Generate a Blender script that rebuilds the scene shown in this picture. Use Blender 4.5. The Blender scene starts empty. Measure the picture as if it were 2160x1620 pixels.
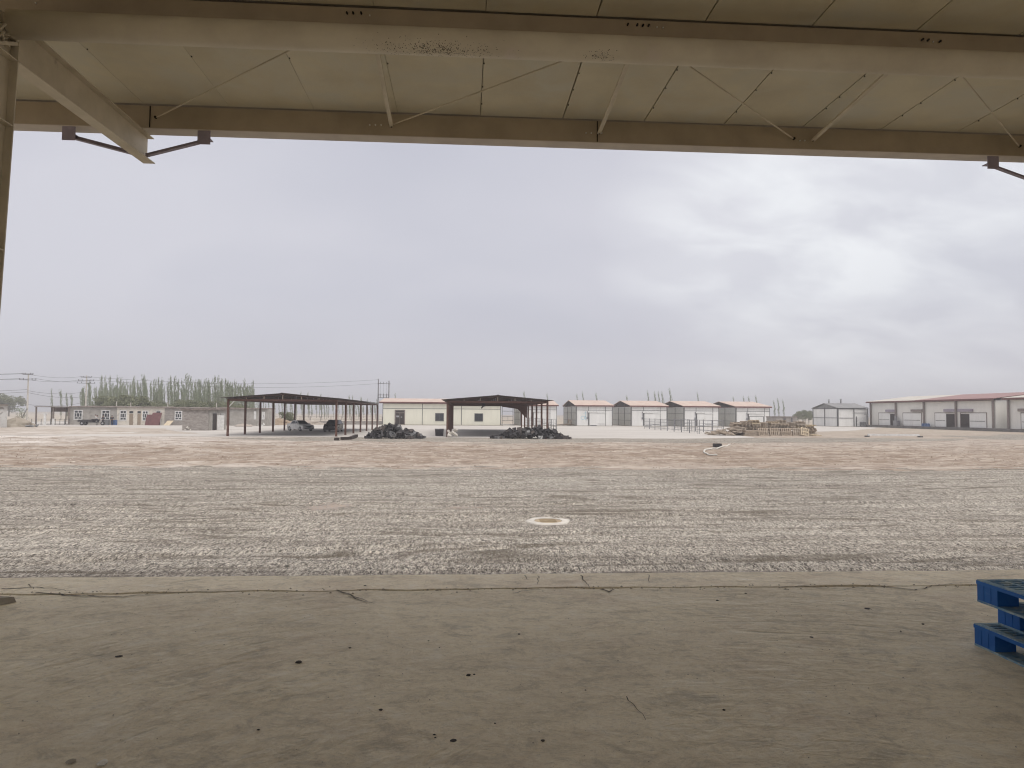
import bpy, math, random
from mathutils import Vector, Matrix, Euler
from mathutils import noise as mn
R = math.radians
sc = bpy.context.scene
col = sc.collection
# ------------------------------------------------------------------ camera
YAW, PITCH, ROLL, FPX = R(3.78), R(2.367), R(.40), 1500.0
CAM = Vector((0, 0, 2.57))
RM = Matrix.Rotation(-YAW, 3, 'Z') @ Matrix.Rotation(R(90) + PITCH, 3, 'X') @ Matrix.Rotation(ROLL, 3, 'Z')
cd = bpy.data.cameras.new('camera'); cam = bpy.data.objects.new('camera', cd); col.objects.link(cam)
cam.matrix_world = Matrix.Translation(CAM) @ RM.to_4x4()
cd.sensor_width = 36; cd.lens = 36 * FPX / 2160; cd.clip_start = .05; cd.clip_end = 5000
sc.camera = cam
def ray(x, y): return RM @ Vector(((x - 1080) / FPX, -(y - 810) / FPX, -1))
def G(x, y, z=0):
    d = ray(x, y); return CAM + d * ((z - CAM.z) / d.z)
def V(x, y, Y):
    d = ray(x, y); return CAM + d * (Y / d.y)
# ------------------------------------------------------------------ world, sun, exposure
SUN = Vector((.36, -.42, .83)).normalized()
w = bpy.data.worlds.new('World'); sc.world = w; w.use_nodes = True
nt = w.node_tree; nt.nodes.clear()
def N(nt, t, **kw):
    n = nt.nodes.new(t)
    for k, v in kw.items():
        if k.startswith('i_'): n.inputs[k[2:].replace('_', ' ')].default_value = v
        else: setattr(n, k, v)
    return n
def math_(nt, op, a, b=None, clamp=False):
    n = nt.nodes.new('ShaderNodeMath'); n.operation = op; n.use_clamp = clamp
    for i, v in enumerate((a, b)):
        if v is None: continue
        if isinstance(v, (int, float)): n.inputs[i].default_value = v
        else: nt.links.new(v, n.inputs[i])
    return n.outputs[0]
def mixc(nt, f, a, b, mode='MIX'):
    n = nt.nodes.new('ShaderNodeMix'); n.data_type = 'RGBA'; n.blend_type = mode
    for i, v in ((0, f), (6, a), (7, b)):
        if isinstance(v, (int, float)): n.inputs[i].default_value = v
        elif isinstance(v, tuple): n.inputs[i].default_value = (v + (1,))[:4]
        else: nt.links.new(v, n.inputs[i])
    return n.outputs[2]
def ramp(nt, f, stops):
    n = nt.nodes.new('ShaderNodeValToRGB'); e = n.color_ramp.elements
    while len(e) < len(stops): e.new(.5)
    for i, (p, c) in enumerate(stops):
        e[i].position = p; e[i].color = (c, c, c, 1) if isinstance(c, (int, float)) else (c + (1,))[:4]
    nt.links.new(f, n.inputs[0]); return n.outputs[0]
sky = N(nt, 'ShaderNodeTexSky', sky_type='NISHITA', sun_disc=False)
sky.sun_elevation = math.asin(SUN.z); sky.sun_rotation = math.atan2(SUN.x, SUN.y); sky.dust_density = 4
tc = N(nt, 'ShaderNodeTexCoord')
sep = N(nt, 'ShaderNodeSeparateXYZ'); nt.links.new(tc.outputs['Generated'], sep.inputs[0])
# cloud plane: divide direction by height so that clouds flatten towards the horizon
hz = math_(nt, 'ADD', math_(nt, 'MAXIMUM', sep.outputs[2], 0.0), .42)
cmb = N(nt, 'ShaderNodeCombineXYZ')
nt.links.new(math_(nt, 'DIVIDE', sep.outputs[0], hz), cmb.inputs[0])
nt.links.new(math_(nt, 'DIVIDE', sep.outputs[1], hz), cmb.inputs[1])
mp = N(nt, 'ShaderNodeMapping'); mp.inputs['Location'].default_value = (3.1, 1.45, 0); mp.inputs['Rotation'].default_value = (0, 0, R(-18)); mp.inputs['Scale'].default_value = (1, 1.5, 1)
nt.links.new(cmb.outputs[0], mp.inputs[0])
n1 = N(nt, 'ShaderNodeTexNoise', i_Scale=1.15, i_Detail=3.5, i_Roughness=.42, i_Distortion=.2); nt.links.new(mp.outputs[0], n1.inputs[0])
n2 = N(nt, 'ShaderNodeTexNoise', i_Scale=4.5, i_Detail=6, i_Roughness=.5, i_Distortion=.35); nt.links.new(mp.outputs[0], n2.inputs[0])
cl = ramp(nt, n1.outputs[0], [(.33, 0.0), (.62, 1.0)])
# thin bright gap in the overcast, up and to the right of the yard
gd = ray(1950, 520).normalized()
vd = N(nt, 'ShaderNodeVectorMath', operation='DOT_PRODUCT'); nt.links.new(tc.outputs['Generated'], vd.inputs[0]); vd.inputs[1].default_value = gd
gl = ramp(nt, math_(nt, 'ADD', vd.outputs['Value'], math_(nt, 'MULTIPLY', math_(nt, 'SUBTRACT', n1.outputs[0], .5), .16)), [(.925, 0.0), (.992, 1.0)])
br = ramp(nt, math_(nt, 'MULTIPLY', gl, math_(nt, 'ADD', .35, math_(nt, 'MULTIPLY', ramp(nt, n2.outputs[0], [(.38, 0.0), (.66, 1.0)]), .65))), [(0, 0.0), (1, 1.0)])
base = mixc(nt, cl, (.56, .568, .645), (.66, .66, .725))
base = mixc(nt, br, base, (.90, .92, .95))
hor = ramp(nt, sep.outputs[2], [(0.0, 1.0), (.16, 0.0)])
base = mixc(nt, math_(nt, 'MULTIPLY', hor, .75), base, (.64, .63, .68))
zen = ramp(nt, sep.outputs[2], [(.42, 1.0), (.9, (2.05, 1.92, 1.70))])       # overcast skies are brightest overhead
base = mixc(nt, 1.0, base, zen, 'MULTIPLY')
b1 = N(nt, 'ShaderNodeBackground'); nt.links.new(sky.outputs[0], b1.inputs[0]); b1.inputs[1].default_value = .05
b2 = N(nt, 'ShaderNodeBackground'); nt.links.new(base, b2.inputs[0]); b2.inputs[1].default_value = 1.0
mx = N(nt, 'ShaderNodeMixShader'); mx.inputs[0].default_value = .93
nt.links.new(b1.outputs[0], mx.inputs[1]); nt.links.new(b2.outputs[0], mx.inputs[2])
wo = N(nt, 'ShaderNodeOutputWorld'); nt.links.new(mx.outputs[0], wo.inputs[0])
sl = bpy.data.lights.new('sun', 'SUN'); sl.energy = 1.45; sl.angle = R(30); sl.color = (1, .95, .88)
so = bpy.data.objects.new('sun', sl); col.objects.link(so); so.rotation_euler = SUN.to_track_quat('Z', 'Y').to_euler()
sc.view_settings.view_transform = 'Standard'; sc.view_settings.look = 'None'; sc.view_settings.exposure = 0.12; sc.view_settings.gamma = 1
sc.cycles.max_bounces = 6; sc.cycles.diffuse_bounces = 4; sc.cycles.glossy_bounces = 2; sc.cycles.transmission_bounces = 2
sc.cycles.volume_bounces = 0; sc.cycles.use_adaptive_sampling = True; sc.cycles.filter_width = 1.1; sc.cycles.use_denoising = True; sc.cycles.denoising_prefilter = 'ACCURATE'
# ------------------------------------------------------------------ materials
MATS = {}
def newmat(name):
    m = bpy.data.materials.new(name); m.use_nodes = True; nt = m.node_tree
    b = nt.nodes['Principled BSDF']; b.inputs['Specular IOR Level'].default_value = .3
    return m, nt, b
def mk(name, c, c2=None, sc_=2.0, rough=.8, bump=0.0, bsc=20, metal=0, st=(1, 1, 1), lo=.38, hi=.64, c3=None, s3=9, lo3=.6, hi3=.7):
    m, nt, b = newmat(name)
    tc = N(nt, 'ShaderNodeTexCoord'); mp = N(nt, 'ShaderNodeMapping'); mp.inputs['Scale'].default_value = st
    nt.links.new(tc.outputs['Object'], mp.inputs[0])
    oi = N(nt, 'ShaderNodeObjectInfo'); ad = N(nt, 'ShaderNodeVectorMath', operation='ADD')
    nt.links.new(mp.outputs[0], ad.inputs[0]); nt.links.new(math_(nt, 'MULTIPLY', oi.outputs['Random'], 17), ad.inputs[1])
    v = ad.outputs[0]
    n1 = N(nt, 'ShaderNodeTexNoise', i_Scale=sc_, i_Detail=7, i_Roughness=.6); nt.links.new(v, n1.inputs[0])
    c2 = c2 or tuple(x * .8 for x in c)
    o = mixc(nt, ramp(nt, n1.outputs[0], [(lo, 0.0), (hi, 1.0)]), c, c2)
    if c3:
        n3 = N(nt, 'ShaderNodeTexNoise', i_Scale=s3, i_Detail=5, i_Roughness=.65, i_Distortion=.5); nt.links.new(v, n3.inputs[0])
        o = mixc(nt, ramp(nt, n3.outputs[0], [(lo3, 0.0), (hi3, 1.0)]), o, c3)
    nt.links.new(o, b.inputs['Base Color']); b.inputs['Roughness'].default_value = rough; b.inputs['Metallic'].default_value = metal
    if bump:
        n2 = N(nt, 'ShaderNodeTexNoise', i_Scale=bsc, i_Detail=5, i_Roughness=.6); nt.links.new(v, n2.inputs[0])
        bp = N(nt, 'ShaderNodeBump', i_Strength=.7, i_Distance=bump); nt.links.new(n2.outputs[0], bp.inputs['Height']); nt.links.new(bp.outputs[0], b.inputs['Normal'])
    MATS[name] = m; return m
steel = mk('cream painted steel', (.62, .55, .42), (.52, .46, .34), 3, .55, .002, 30, c3=(.30, .25, .18), s3=3.5, lo3=.66, hi3=.82)
panelm = mk('dusty soffit panel', (.66, .60, .44), (.57, .51, .37), 1.2, .6, .004, 18, c3=(.60, .57, .46), s3=1.5, lo3=.45, hi3=.7)
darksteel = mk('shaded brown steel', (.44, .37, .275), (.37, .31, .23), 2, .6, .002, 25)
tubem = mk('dusty steel tube', (.64, .58, .45), (.55, .49, .38), 2, .65, .003, 40, c3=(.60, .53, .44), s3=2.2)
galv = mk('galvanised bracket', (.34, .30, .36), (.27, .24, .29), 6, .5)
white_dot = mk('bolt hole sky dot', (.75, .75, .72), None, 5, .5)  # sky light through the bolt holes, painted as pale discs
dark = mk('dark gap', (.02, .018, .015), None, 5, .9)
bluep = mk('blue plastic', (.018, .13, .42), (.014, .10, .34), 3, .5, .001, 30, c3=(.05, .17, .42), s3=5, lo3=.55, hi3=.75)
bluedust = mk('dusty blue plastic', (.22, .33, .38), (.09, .21, .36), 9, .75, .001, 30, c3=(.36, .42, .40), s3=14, lo3=.45, hi3=.65)
brown = mk('red brown painted steel', (.095, .043, .032), (.13, .065, .045), 4, .6)
brownroof = mk('brown roof sheet', (.085, .062, .055), (.06, .045, .04), 2, .7, .01, 6)
pinkroof = mk('dusty pink tan roof sheet', (.60, .46, .38), (.52, .40, .34), .6, .6, c3=(.62, .54, .46), s3=.8, lo3=.45, hi3=.7)
redroof = mk('dull red roof sheet', (.33, .19, .18), (.28, .17, .16), .6, .6)
creamroof = mk('cream roof sheet', (.58, .55, .48), (.50, .47, .42), .6, .6)
greyroof = mk('grey roof sheet', (.28, .28, .28), (.2, .2, .2), .8, .6)
fascia = mk('maroon fascia', (.13, .05, .045), (.18, .09, .08), 3, .6)
wpanel = mk('white sandwich panel', (.82, .82, .80), (.74, .74, .72), .9, .5, st=(1, 1, .25), c3=(.60, .58, .53), s3=2, lo3=.6, hi3=.8)
cpanel = mk('pale cream sandwich panel', (.83, .82, .70), (.77, .76, .65), .9, .5, st=(1, 1, .25), c3=(.76, .76, .70), s3=.5)
gpanel = mk('grey wall panel', (.50, .50, .47), (.42, .42, .40), 2, .7)  # grey tone for cold room sides and some gables
trim = mk('dark grey steel trim', (.10, .10, .105), (.15, .15, .15), 4, .5)
postg = mk('grey brown steel column', (.20, .165, .155), (.27, .23, .21), 4, .6)
darkopen = mk('dark opening', (.03, .022, .02), (.05, .035, .03), 5, .8)
glass = mk('dark window glass', (.03, .035, .045), (.06, .065, .07), 4, .15)
whitef = mk('white plastic frame', (.8, .8, .78), None, 4, .5)
plaster = mk('grey cement plaster', (.42, .40, .37), (.33, .31, .28), 1.2, .9, .02, 8, c3=(.26, .24, .22), s3=1.6, lo3=.58, hi3=.68)
creamplaster = mk('peeling cream plaster', (.76, .71, .62), (.64, .60, .53), 1.3, .9, .02, 8, c3=(.44, .41, .37), s3=1.5, lo3=.55, hi3=.7)
mudbrick = mk('brown mud brick', (.38, .35, .325), (.26, .235, .215), 2.2, .95, .05, 6, st=(1, 1, 2.2), c3=(.50, .47, .44), s3=3, lo3=.55, hi3=.72)
roofmud = mk('mud roof edge', (.28, .24, .21), (.16, .13, .12), 3, .95, .03, 5)
wood = mk('weathered wood', (.52, .44, .35), (.40, .33, .26), 6, .85)
woodlight = mk('fresh pale wood', (.66, .57, .42), (.55, .46, .33), 6, .8)
wooddoor = mk('tan door', (.33, .27, .20), (.28, .22, .17), 3, .7)
reddoor = mk('dull red metal', (.17, .075, .075), (.12, .05, .05), 3, .6)
blueb = mk('blue barrel plastic', (.05, .11, .26), (.10, .16, .30), 3, .5)
crate_d = mk('black scrap plastic', (.03, .028, .03), (.07, .065, .068), 3, .55)
crate_g = mk('grey scrap plastic', (.28, .28, .28), (.12, .12, .125), 3, .6)
whitep = mk('white paint', (.85, .85, .83), None, 3, .35)
blackp = mk('black car paint', (.018, .018, .025), None, 3, .25)
tyre_m = mk('tyre rubber', (.03, .03, .03), None, 3, .9)
alloy = mk('wheel alloy', (.45, .45, .46), None, 3, .4)
redl = mk('red lamp', (.4, .03, .03), None, 3, .3)
pipeg = mk('galvanised pipe', (.20, .20, .21), (.27, .27, .28), 3, .5)
concretel = mk('pale concrete', (.62, .59, .53), (.50, .47, .43), 5, .9, .01, 20)
dirtm = mk('brown earth', (.30, .23, .165), (.40, .32, .24), 3, .95, .02, 10)
dirtpale = mk('pale earth', (.42, .37, .32), (.34, .30, .26), 1, .95, .05, 5)
rustm = mk('rusty cover', (.34, .27, .18), (.46, .38, .26), 4, .8, .004, 14, c3=(.55, .48, .36), s3=3, lo3=.5, hi3=.7)
leafm = mk('dusty poplar leaves', (.20, .25, .14), (.31, .35, .24), 6, .8)
leafm2 = mk('olive green leaves', (.15, .165, .085), (.23, .24, .15), 4, .8)
barkm = mk('pale bark', (.28, .26, .22), (.18, .16, .14), 6, .9)
skinm = mk('skin', (.36, .22, .15), None, 3, .6)
clothd = mk('dark cloth', (.03, .03, .04), None, 6, .9)
clothg = mk('grey cloth', (.22, .23, .24), None, 6, .9)
clothw = mk('pale cloth', (.62, .6, .58), None, 6, .9)
hairm = mk('black hair', (.01, .01, .01), None, 6, .7)
stone_d = mk('dark pebble', (.035, .032, .03), (.08, .07, .06), 9, .9)
whitestone = mk('white crumb', (.68, .66, .6), None, 9, .9)
concchunk = mk('broken concrete', (.36, .33, .27), (.28, .25, .2), 9, .95, .01, 20)
# ------------------------------------------------------------------ mesh builder and tagging
ORG = {}
class MB:
    def __init__(s): s.v = []; s.f = []
    def quad(s, *p):
        n = len(s.v); s.v += [tuple(q) for q in p]; s.f.append(tuple(range(n, n + len(p)))); return s
    def hexa(s, c):
        n = len(s.v); s.v += [tuple(q) for q in c]
        for f in ((0, 3, 2, 1), (4, 5, 6, 7), (0, 1, 5, 4), (1, 2, 6, 5), (2, 3, 7, 6), (3, 0, 4, 7)): s.f.append(tuple(n + i for i in f))
        return s
    def box(s, x0, y0, z0, x1, y1, z1):
        x0, x1 = sorted((x0, x1)); y0, y1 = sorted((y0, y1)); z0, z1 = sorted((z0, z1))
        return s.hexa([(x0, y0, z0), (x1, y0, z0), (x1, y1, z0), (x0, y1, z0), (x0, y0, z1), (x1, y0, z1), (x1, y1, z1), (x0, y1, z1)])
    def mbox(s, M, sx, sy, sz):
        return s.hexa([M @ Vector((a * sx / 2, b * sy / 2, c * sz / 2)) for a, b, c in ((-1, -1, -1), (1, -1, -1), (1, 1, -1), (-1, 1, -1), (-1, -1, 1), (1, -1, 1), (1, 1, 1), (-1, 1, 1))])
    def bar(s, p, q, w, h=None, up=(0, 0, 1)):
        p, q = Vector(p), Vector(q); h = h or w; d = (q - p).normalized(); u = Vector(up)
        if abs(d.dot(u)) > .98: u = Vector((0, 1, 0))
        a = d.cross(u).normalized() * w / 2; b = a.cross(d).normalized() * h / 2
        return s.hexa([p - a - b, p + a - b, p + a + b, p - a + b, q - a - b, q + a - b, q + a + b, q - a + b])
    def tube(s, pts, r, n=8, cap=True, r2=None):
        pts = [Vector(p) for p in pts]; rings = []
        for i, p in enumerate(pts):
            d = (pts[min(i + 1, len(pts) - 1)] - pts[max(i - 1, 0)]).normalized()
            u = Vector((0, 0, 1)) if abs(d.z) < .95 else Vector((1, 0, 0))
            a = d.cross(u).normalized(); b = a.cross(d).normalized()
            rr = r if r2 is None else r + (r2 - r) * i / (len(pts) - 1)
            k = len(s.v); s.v += [tuple(p + (a * math.cos(t * 2 * math.pi / n) + b * math.sin(t * 2 * math.pi / n)) * rr) for t in range(n)]; rings.append(k)
        for a, b in zip(rings, rings[1:]):
            for t in range(n): s.f.append((a + t, a + (t + 1) % n, b + (t + 1) % n, b + t))
        if cap: s.f.append(tuple(rings[0] + t for t in reversed(range(n)))); s.f.append(tuple(rings[-1] + t for t in range(n)))
        return s
    def prism(s, pts, axis, a, b):   # polygon in the plane across `axis`, extruded from a to b
        def P(u, v, t): return {'x': (t, u, v), 'y': (u, t, v), 'z': (u, v, t)}[axis]
        n = len(pts); k = len(s.v); s.v += [P(u, v, a) for u, v in pts] + [P(u, v, b) for u, v in pts]
        s.f.append(tuple(range(k, k + n))); s.f.append(tuple(range(k + 2 * n - 1, k + n - 1, -1)))
        for i in range(n): s.f.append((k + i, k + (i + 1) % n, k + n + (i + 1) % n, k + n + i))
        return s
    def build(s, name, mat, parent=None, smooth=False):
        o_ = ORG.get(parent.name, Vector()) if parent else Vector()
        me = bpy.data.meshes.new(name); me.from_pydata([tuple(Vector(p) - o_) for p in s.v], [], s.f); me.validate(); me.update()
        if smooth: me.polygons.foreach_set('use_smooth', [True] * len(me.polygons))
        me.materials.append(mat)
        o = bpy.data.objects.new(name, me); col.objects.link(o)
        if parent: o.parent = parent; ORG[o.name] = o_
        return o
def tag(o, label=None, cat=None, group=None, kind=None):
    for k, v in (('label', label), ('category', cat), ('group', group), ('kind', kind)):
        if v: o[k] = v
    return o
def thing(name, label, cat, loc=(0, 0, 0), group=None, local=False):
    o = bpy.data.objects.new(name, None); col.objects.link(o); o.location = loc; o.empty_display_size = .2
    ORG[o.name] = Vector() if local else Vector(loc)
    return tag(o, label, cat, group)
def copy_tree(o, parent=None):
    c = o.copy(); col.objects.link(c); c.parent = parent
    for ch in list(o.children): copy_tree(ch, c)
    return c
def recenter(o):      # give a one-mesh thing an origin at its base
    me = o.data; n = len(me.vertices); c = Vector((0, 0, 0))
    for v in me.vertices: c += v.co
    c /= n; c.z = min(v.co.z for v in me.vertices)
    me.transform(Matrix.Translation(-c)); o.location = c; return o
def fix_normals(o):
    import bmesh
    b = bmesh.new(); b.from_mesh(o.data); bmesh.ops.recalc_face_normals(b, faces=b.faces); b.to_mesh(o.data); b.free(); return o
rnd = random.Random(7)

# ================================================================== GROUND
def ragged(pts, step, amp, seed, z):
    r = random.Random(seed); out = []
    for (a, b) in zip(pts, pts[1:] + pts[:1]):
        a, b = Vector(a), Vector(b); L = (b - a).length; n = max(1, int(L / step)); nrm = Vector((-(b - a).y, (b - a).x)).normalized()
        for i in range(n):
            p = a.lerp(b, i / n); q = Vector((p.x * .22, p.y * .22, seed))
            out.append(tuple(p + nrm * amp * (mn.noise(q) * 1.6 + r.uniform(-.25, .25))))
    return [(x, y, z) for x, y in out]
def sheet(name, pts, z, mat, step=1.0, amp=.5, seed=1):
    m = MB(); m.quad(*ragged([Vector(p) for p in pts], step, amp, seed, z)); o = m.build(name, mat)
    if o.data.polygons[0].normal.z < 0: o.data.flip_normals()
    return tag(o, kind='structure')
def ground_mat(name, kind):
    m, nt, b = newmat(name); L = nt.links.new
    tc = N(nt, 'ShaderNodeTexCoord'); P = tc.outputs['Object']
    def noise(s, st=(1, 1, 1), d=6, r=.6, dist=0.0):
        mp = N(nt, 'ShaderNodeMapping'); mp.inputs['Scale'].default_value = st; L(P, mp.inputs[0])
        n = N(nt, 'ShaderNodeTexNoise', i_Scale=s, i_Detail=d, i_Roughness=r, i_Distortion=dist); L(mp.outputs[0], n.inputs[0]); return n.outputs[0]
    def vor(s, feat='F1'):
        n = N(nt, 'ShaderNodeTexVoronoi', i_Scale=s, feature=feat); L(P, n.inputs['Vector']); return n
    if kind == 'gravel':
        mg = N(nt, 'ShaderNodeMapping'); mg.inputs['Scale'].default_value = (1, .38, 1); L(P, mg.inputs[0])
        v = vor(48); L(mg.outputs[0], v.inputs['Vector']); c = ramp(nt, v.outputs['Color'], [(.10, (.03, .028, .025)), (.34, (.17, .158, .145)), (.60, (.46, .43, .40)), (.90, (.80, .77, .72))])
        v2 = vor(19); L(mg.outputs[0], v2.inputs['Vector']); c = mixc(nt, .30, c, ramp(nt, v2.outputs['Color'], [(.15, (.10, .092, .085)), (.5, (.34, .32, .30)), (.85, (.80, .77, .72))]))
        st = ramp(nt, noise(1.0, (.13, 1.7, 1), 5, .6, .6), [(.40, 0.0), (.56, 1.0)])
        st2 = ramp(nt, noise(.5, (.10, .6, 1), 3, .5, .8), [(.38, 0.0), (.60, 1.0)])
        c = mixc(nt, 1.0, c, mixc(nt, st, (.80, .79, .78), (1.04, 1.04, 1.03)), 'MULTIPLY')
        c = mixc(nt, 1.0, c, mixc(nt, st2, (.95, .94, .93), (1.02, 1.02, 1.02)), 'MULTIPLY')
        rut = ramp(nt, noise(.55, (.10, 1.1, 1), 2.5, .5, .7), [(.40, 0.0), (.425, 1.0), (.45, 0.0), (.495, 0.0), (.515, 1.0), (.535, 0.0), (.575, 0.0), (.60, 1.0), (.63, 0.0)])
        rm = ramp(nt, noise(.9, (.25, .8, 1), 4, .6), [(.36, 0.0), (.56, .85)])
        c = mixc(nt, math_(nt, 'MULTIPLY', rut, rm), c, (.14, .122, .098))
        c = mixc(nt, 1.0, c, (1.01, .985, .92), 'MULTIPLY')
        du = ramp(nt, noise(.25, (.5, 1, 1), 6, .7), [(.56, 0.0), (.72, 1.0)])
        c = mixc(nt, math_(nt, 'MULTIPLY', du, .2), c, (.42, .38, .33))
        L(c, b.inputs['Base Color'])
        h = math_(nt, 'SUBTRACT', 1.0, v.outputs['Distance'])
        bp = N(nt, 'ShaderNodeBump', i_Strength=.9, i_Distance=.03); L(math_(nt, 'ADD', h, math_(nt, 'MULTIPLY', noise(2.0, (.3, 1, 1)), 2.0)), bp.inputs['Height']); L(bp.outputs[0], b.inputs['Normal'])
    elif kind == 'dirt':
        a = noise(.6, (.35, .50, 1), 8, .72, 1.3); c = mixc(nt, ramp(nt, a, [(.38, 0.0), (.6, 1.0)]), (.27, .205, .15), (.45, .38, .31))
        f = noise(1.0, (1.5, .75, 1), 7, .75, .8); c = mixc(nt, ramp(nt, f, [(.38, 0.0), (.56, 1.0)]), mixc(nt, .7, c, (.175, .13, .093)), c)
        g = ramp(nt, noise(.45, (.38, .55, 1), 9, .74, 1.1), [(.50, 0.0), (.58, 1.0)])
        sp = N(nt, 'ShaderNodeSeparateXYZ'); L(P, sp.inputs[0])
        left = ramp(nt, math_(nt, 'MULTIPLY', math_(nt, 'ADD', sp.outputs[0], 60), .0125), [(.2, 1.0), (.75, .25)])
        band = ramp(nt, math_(nt, 'MULTIPLY', sp.outputs[1], .01), [(.31, 0.0), (.335, .75), (.37, .15), (.50, .1), (.60, .75), (.72, .95), (.80, .6)])
        g2 = ramp(nt, noise(.45, (.38, .6, 1), 9, .74, 1.1), [(.40, 0.0), (.50, 1.0)])
        c = mixc(nt, math_(nt, 'ADD', math_(nt, 'MULTIPLY', g, math_(nt, 'MULTIPLY', left, .5)), math_(nt, 'MULTIPLY', g2, math_(nt, 'MULTIPLY', band, math_(nt, 'ADD', math_(nt, 'MULTIPLY', left, .8), .15))), True), c, (.66, .62, .57))
        rut = ramp(nt, noise(.5, (.16, .55, 1), 3, .5, 1.0), [(.40, 0.0), (.43, 1.0), (.46, 0.0), (.50, 0.0), (.53, 1.0), (.56, 0.0)])
        c = mixc(nt, math_(nt, 'MULTIPLY', rut, .6), c, (.17, .115, .08))
        cl_ = noise(2.2, (.9, .55, 1), 5, .75); c = mixc(nt, ramp(nt, cl_, [(.60, 0.0), (.68, .8)]), c, (.62, .56, .48)); c = mixc(nt, ramp(nt, cl_, [(.32, .7), (.40, 0.0)]), c, (.12, .085, .06))
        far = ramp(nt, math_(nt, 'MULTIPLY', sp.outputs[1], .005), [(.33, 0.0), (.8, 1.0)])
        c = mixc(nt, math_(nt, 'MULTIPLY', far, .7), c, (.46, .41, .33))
        L(c, b.inputs['Base Color'])
        bp = N(nt, 'ShaderNodeBump', i_Strength=.8, i_Distance=.06); L(noise(2.2, (.35, 1, 1), 8, .7, .4), bp.inputs['Height']); L(bp.outputs[0], b.inputs['Normal'])
    elif kind == 'slab':
        a = noise(.25, (.35, 1, 1), 7, .6, .4); c = mixc(nt, ramp(nt, a, [(.38, 0.0), (.62, 1.0)]), (.48, .455, .42), (.57, .545, .505))
        c = mixc(nt, math_(nt, 'MULTIPLY', ramp(nt, noise(.6, (.12, 1, 1), 6, .65, .8), [(.56, 0.0), (.68, 1.0)]), .55), c, (.38, .345, .31))
        L(c, b.inputs['Base Color'])
        bp = N(nt, 'ShaderNodeBump', i_Strength=.4, i_Distance=.03); L(noise(3, (.5, 1, 1)), bp.inputs['Height']); L(bp.outputs[0], b.inputs['Normal'])
    elif kind == 'floor':
        a = noise(.9, (.6, 1, 1), 8, .62, .5); c = mixc(nt, ramp(nt, a, [(.36, 0.0), (.64, 1.0)]), (.70, .61, .44), (.84, .75, .55))
        c = mixc(nt, math_(nt, 'MULTIPLY', ramp(nt, noise(1.3, (1, 1, 1), 7, .7, .3), [(.52, 0.0), (.72, 1.0)]), .5), c, (.50, .38, .27))
        c = mixc(nt, math_(nt, 'MULTIPLY', ramp(nt, noise(2.1, (.5, 1.3, 1), 9, .75, 1.2), [(.57, 0.0), (.70, 1.0)]), .35), c, (.30, .27, .22))
        c = mixc(nt, math_(nt, 'MULTIPLY', ramp(nt, noise(55, (.5, 1, 1), 3, .6), [(.62, 0.0), (.74, 1.0)]), .5), c, (.28, .255, .21))
        sp = N(nt, 'ShaderNodeSeparateXYZ'); L(P, sp.inputs[0])      # trowel arcs sweep round one spot of the slab
        dx, dy = math_(nt, 'SUBTRACT', sp.outputs[0], 1.8), math_(nt, 'SUBTRACT', sp.outputs[1], 1.3)
        rr = math_(nt, 'SQRT', math_(nt, 'ADD', math_(nt, 'MULTIPLY', dx, dx), math_(nt, 'MULTIPLY', dy, dy)))
        cb_ = N(nt, 'ShaderNodeCombineXYZ'); L(math_(nt, 'MULTIPLY', math_(nt, 'ARCTAN2', dy, dx), 5.5), cb_.inputs[0]); L(math_(nt, 'MULTIPLY', rr, 5.0), cb_.inputs[1])
        n = N(nt, 'ShaderNodeTexNoise', i_Scale=1.6, i_Detail=5, i_Roughness=.6, i_Distortion=.9); L(cb_.outputs[0], n.inputs[0])
        mask = ramp(nt, noise(.55, (1, 1, 1), 2), [(.46, 0.0), (.62, 1.0)])
        hh = math_(nt, 'ADD', math_(nt, 'MULTIPLY', math_(nt, 'MULTIPLY', n.outputs[0], mask), 1.6), math_(nt, 'MULTIPLY', noise(9, (.8, 1, 1), 9, .75, .8), .9))
        sc1 = ramp(nt, n.outputs[0], [(.30, 0.0), (.42, 1.0)]); sc2 = ramp(nt, n.outputs[0], [(.60, 0.0), (.72, 1.0)])
        c = mixc(nt, math_(nt, 'MULTIPLY', mask, .5), c, mixc(nt, sc1, (.34, .31, .24), c)); c = mixc(nt, math_(nt, 'MULTIPLY', sc2, .4), c, (.78, .74, .62))
        mt_ = noise(4.5, (.8, 1, 1), 9, .78, .6); c = mixc(nt, ramp(nt, mt_, [(.36, .55), (.50, 0.0)]), c, (.36, .325, .25)); c = mixc(nt, ramp(nt, mt_, [(.52, 0.0), (.66, .55)]), c, (.80, .76, .64))
        gr_ = noise(24, (.8, 1, 1), 6, .8, .4); c = mixc(nt, ramp(nt, gr_, [(.34, .42), (.47, 0.0)]), c, (.36, .32, .24)); c = mixc(nt, ramp(nt, gr_, [(.53, 0.0), (.66, .42)]), c, (.92, .88, .72))
        if name.startswith('pale'): c = mixc(nt, 1.0, c, (1.12, 1.12, 1.14), 'MULTIPLY')
        L(c, b.inputs['Base Color']); b.inputs['Roughness'].default_value = .62
        bp = N(nt, 'ShaderNodeBump', i_Strength=1.0, i_Distance=.03); L(hh, bp.inputs['Height']); L(bp.outputs[0], b.inputs['Normal'])
        return m
    b.inputs['Roughness'].default_value = .92
    return m
gm, dm, sm, fm = ground_mat('grey crushed gravel', 'gravel'), ground_mat('rutted brown dirt', 'dirt'), ground_mat('pale yard concrete', 'slab'), ground_mat('dusty trowelled concrete', 'floor')
m = MB(); m.quad((-880, -50, 0), (880, -50, 0), (880, 1280, 0), (-880, 1280, 0)); tag(m.build('ground', dm), kind='structure')
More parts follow.
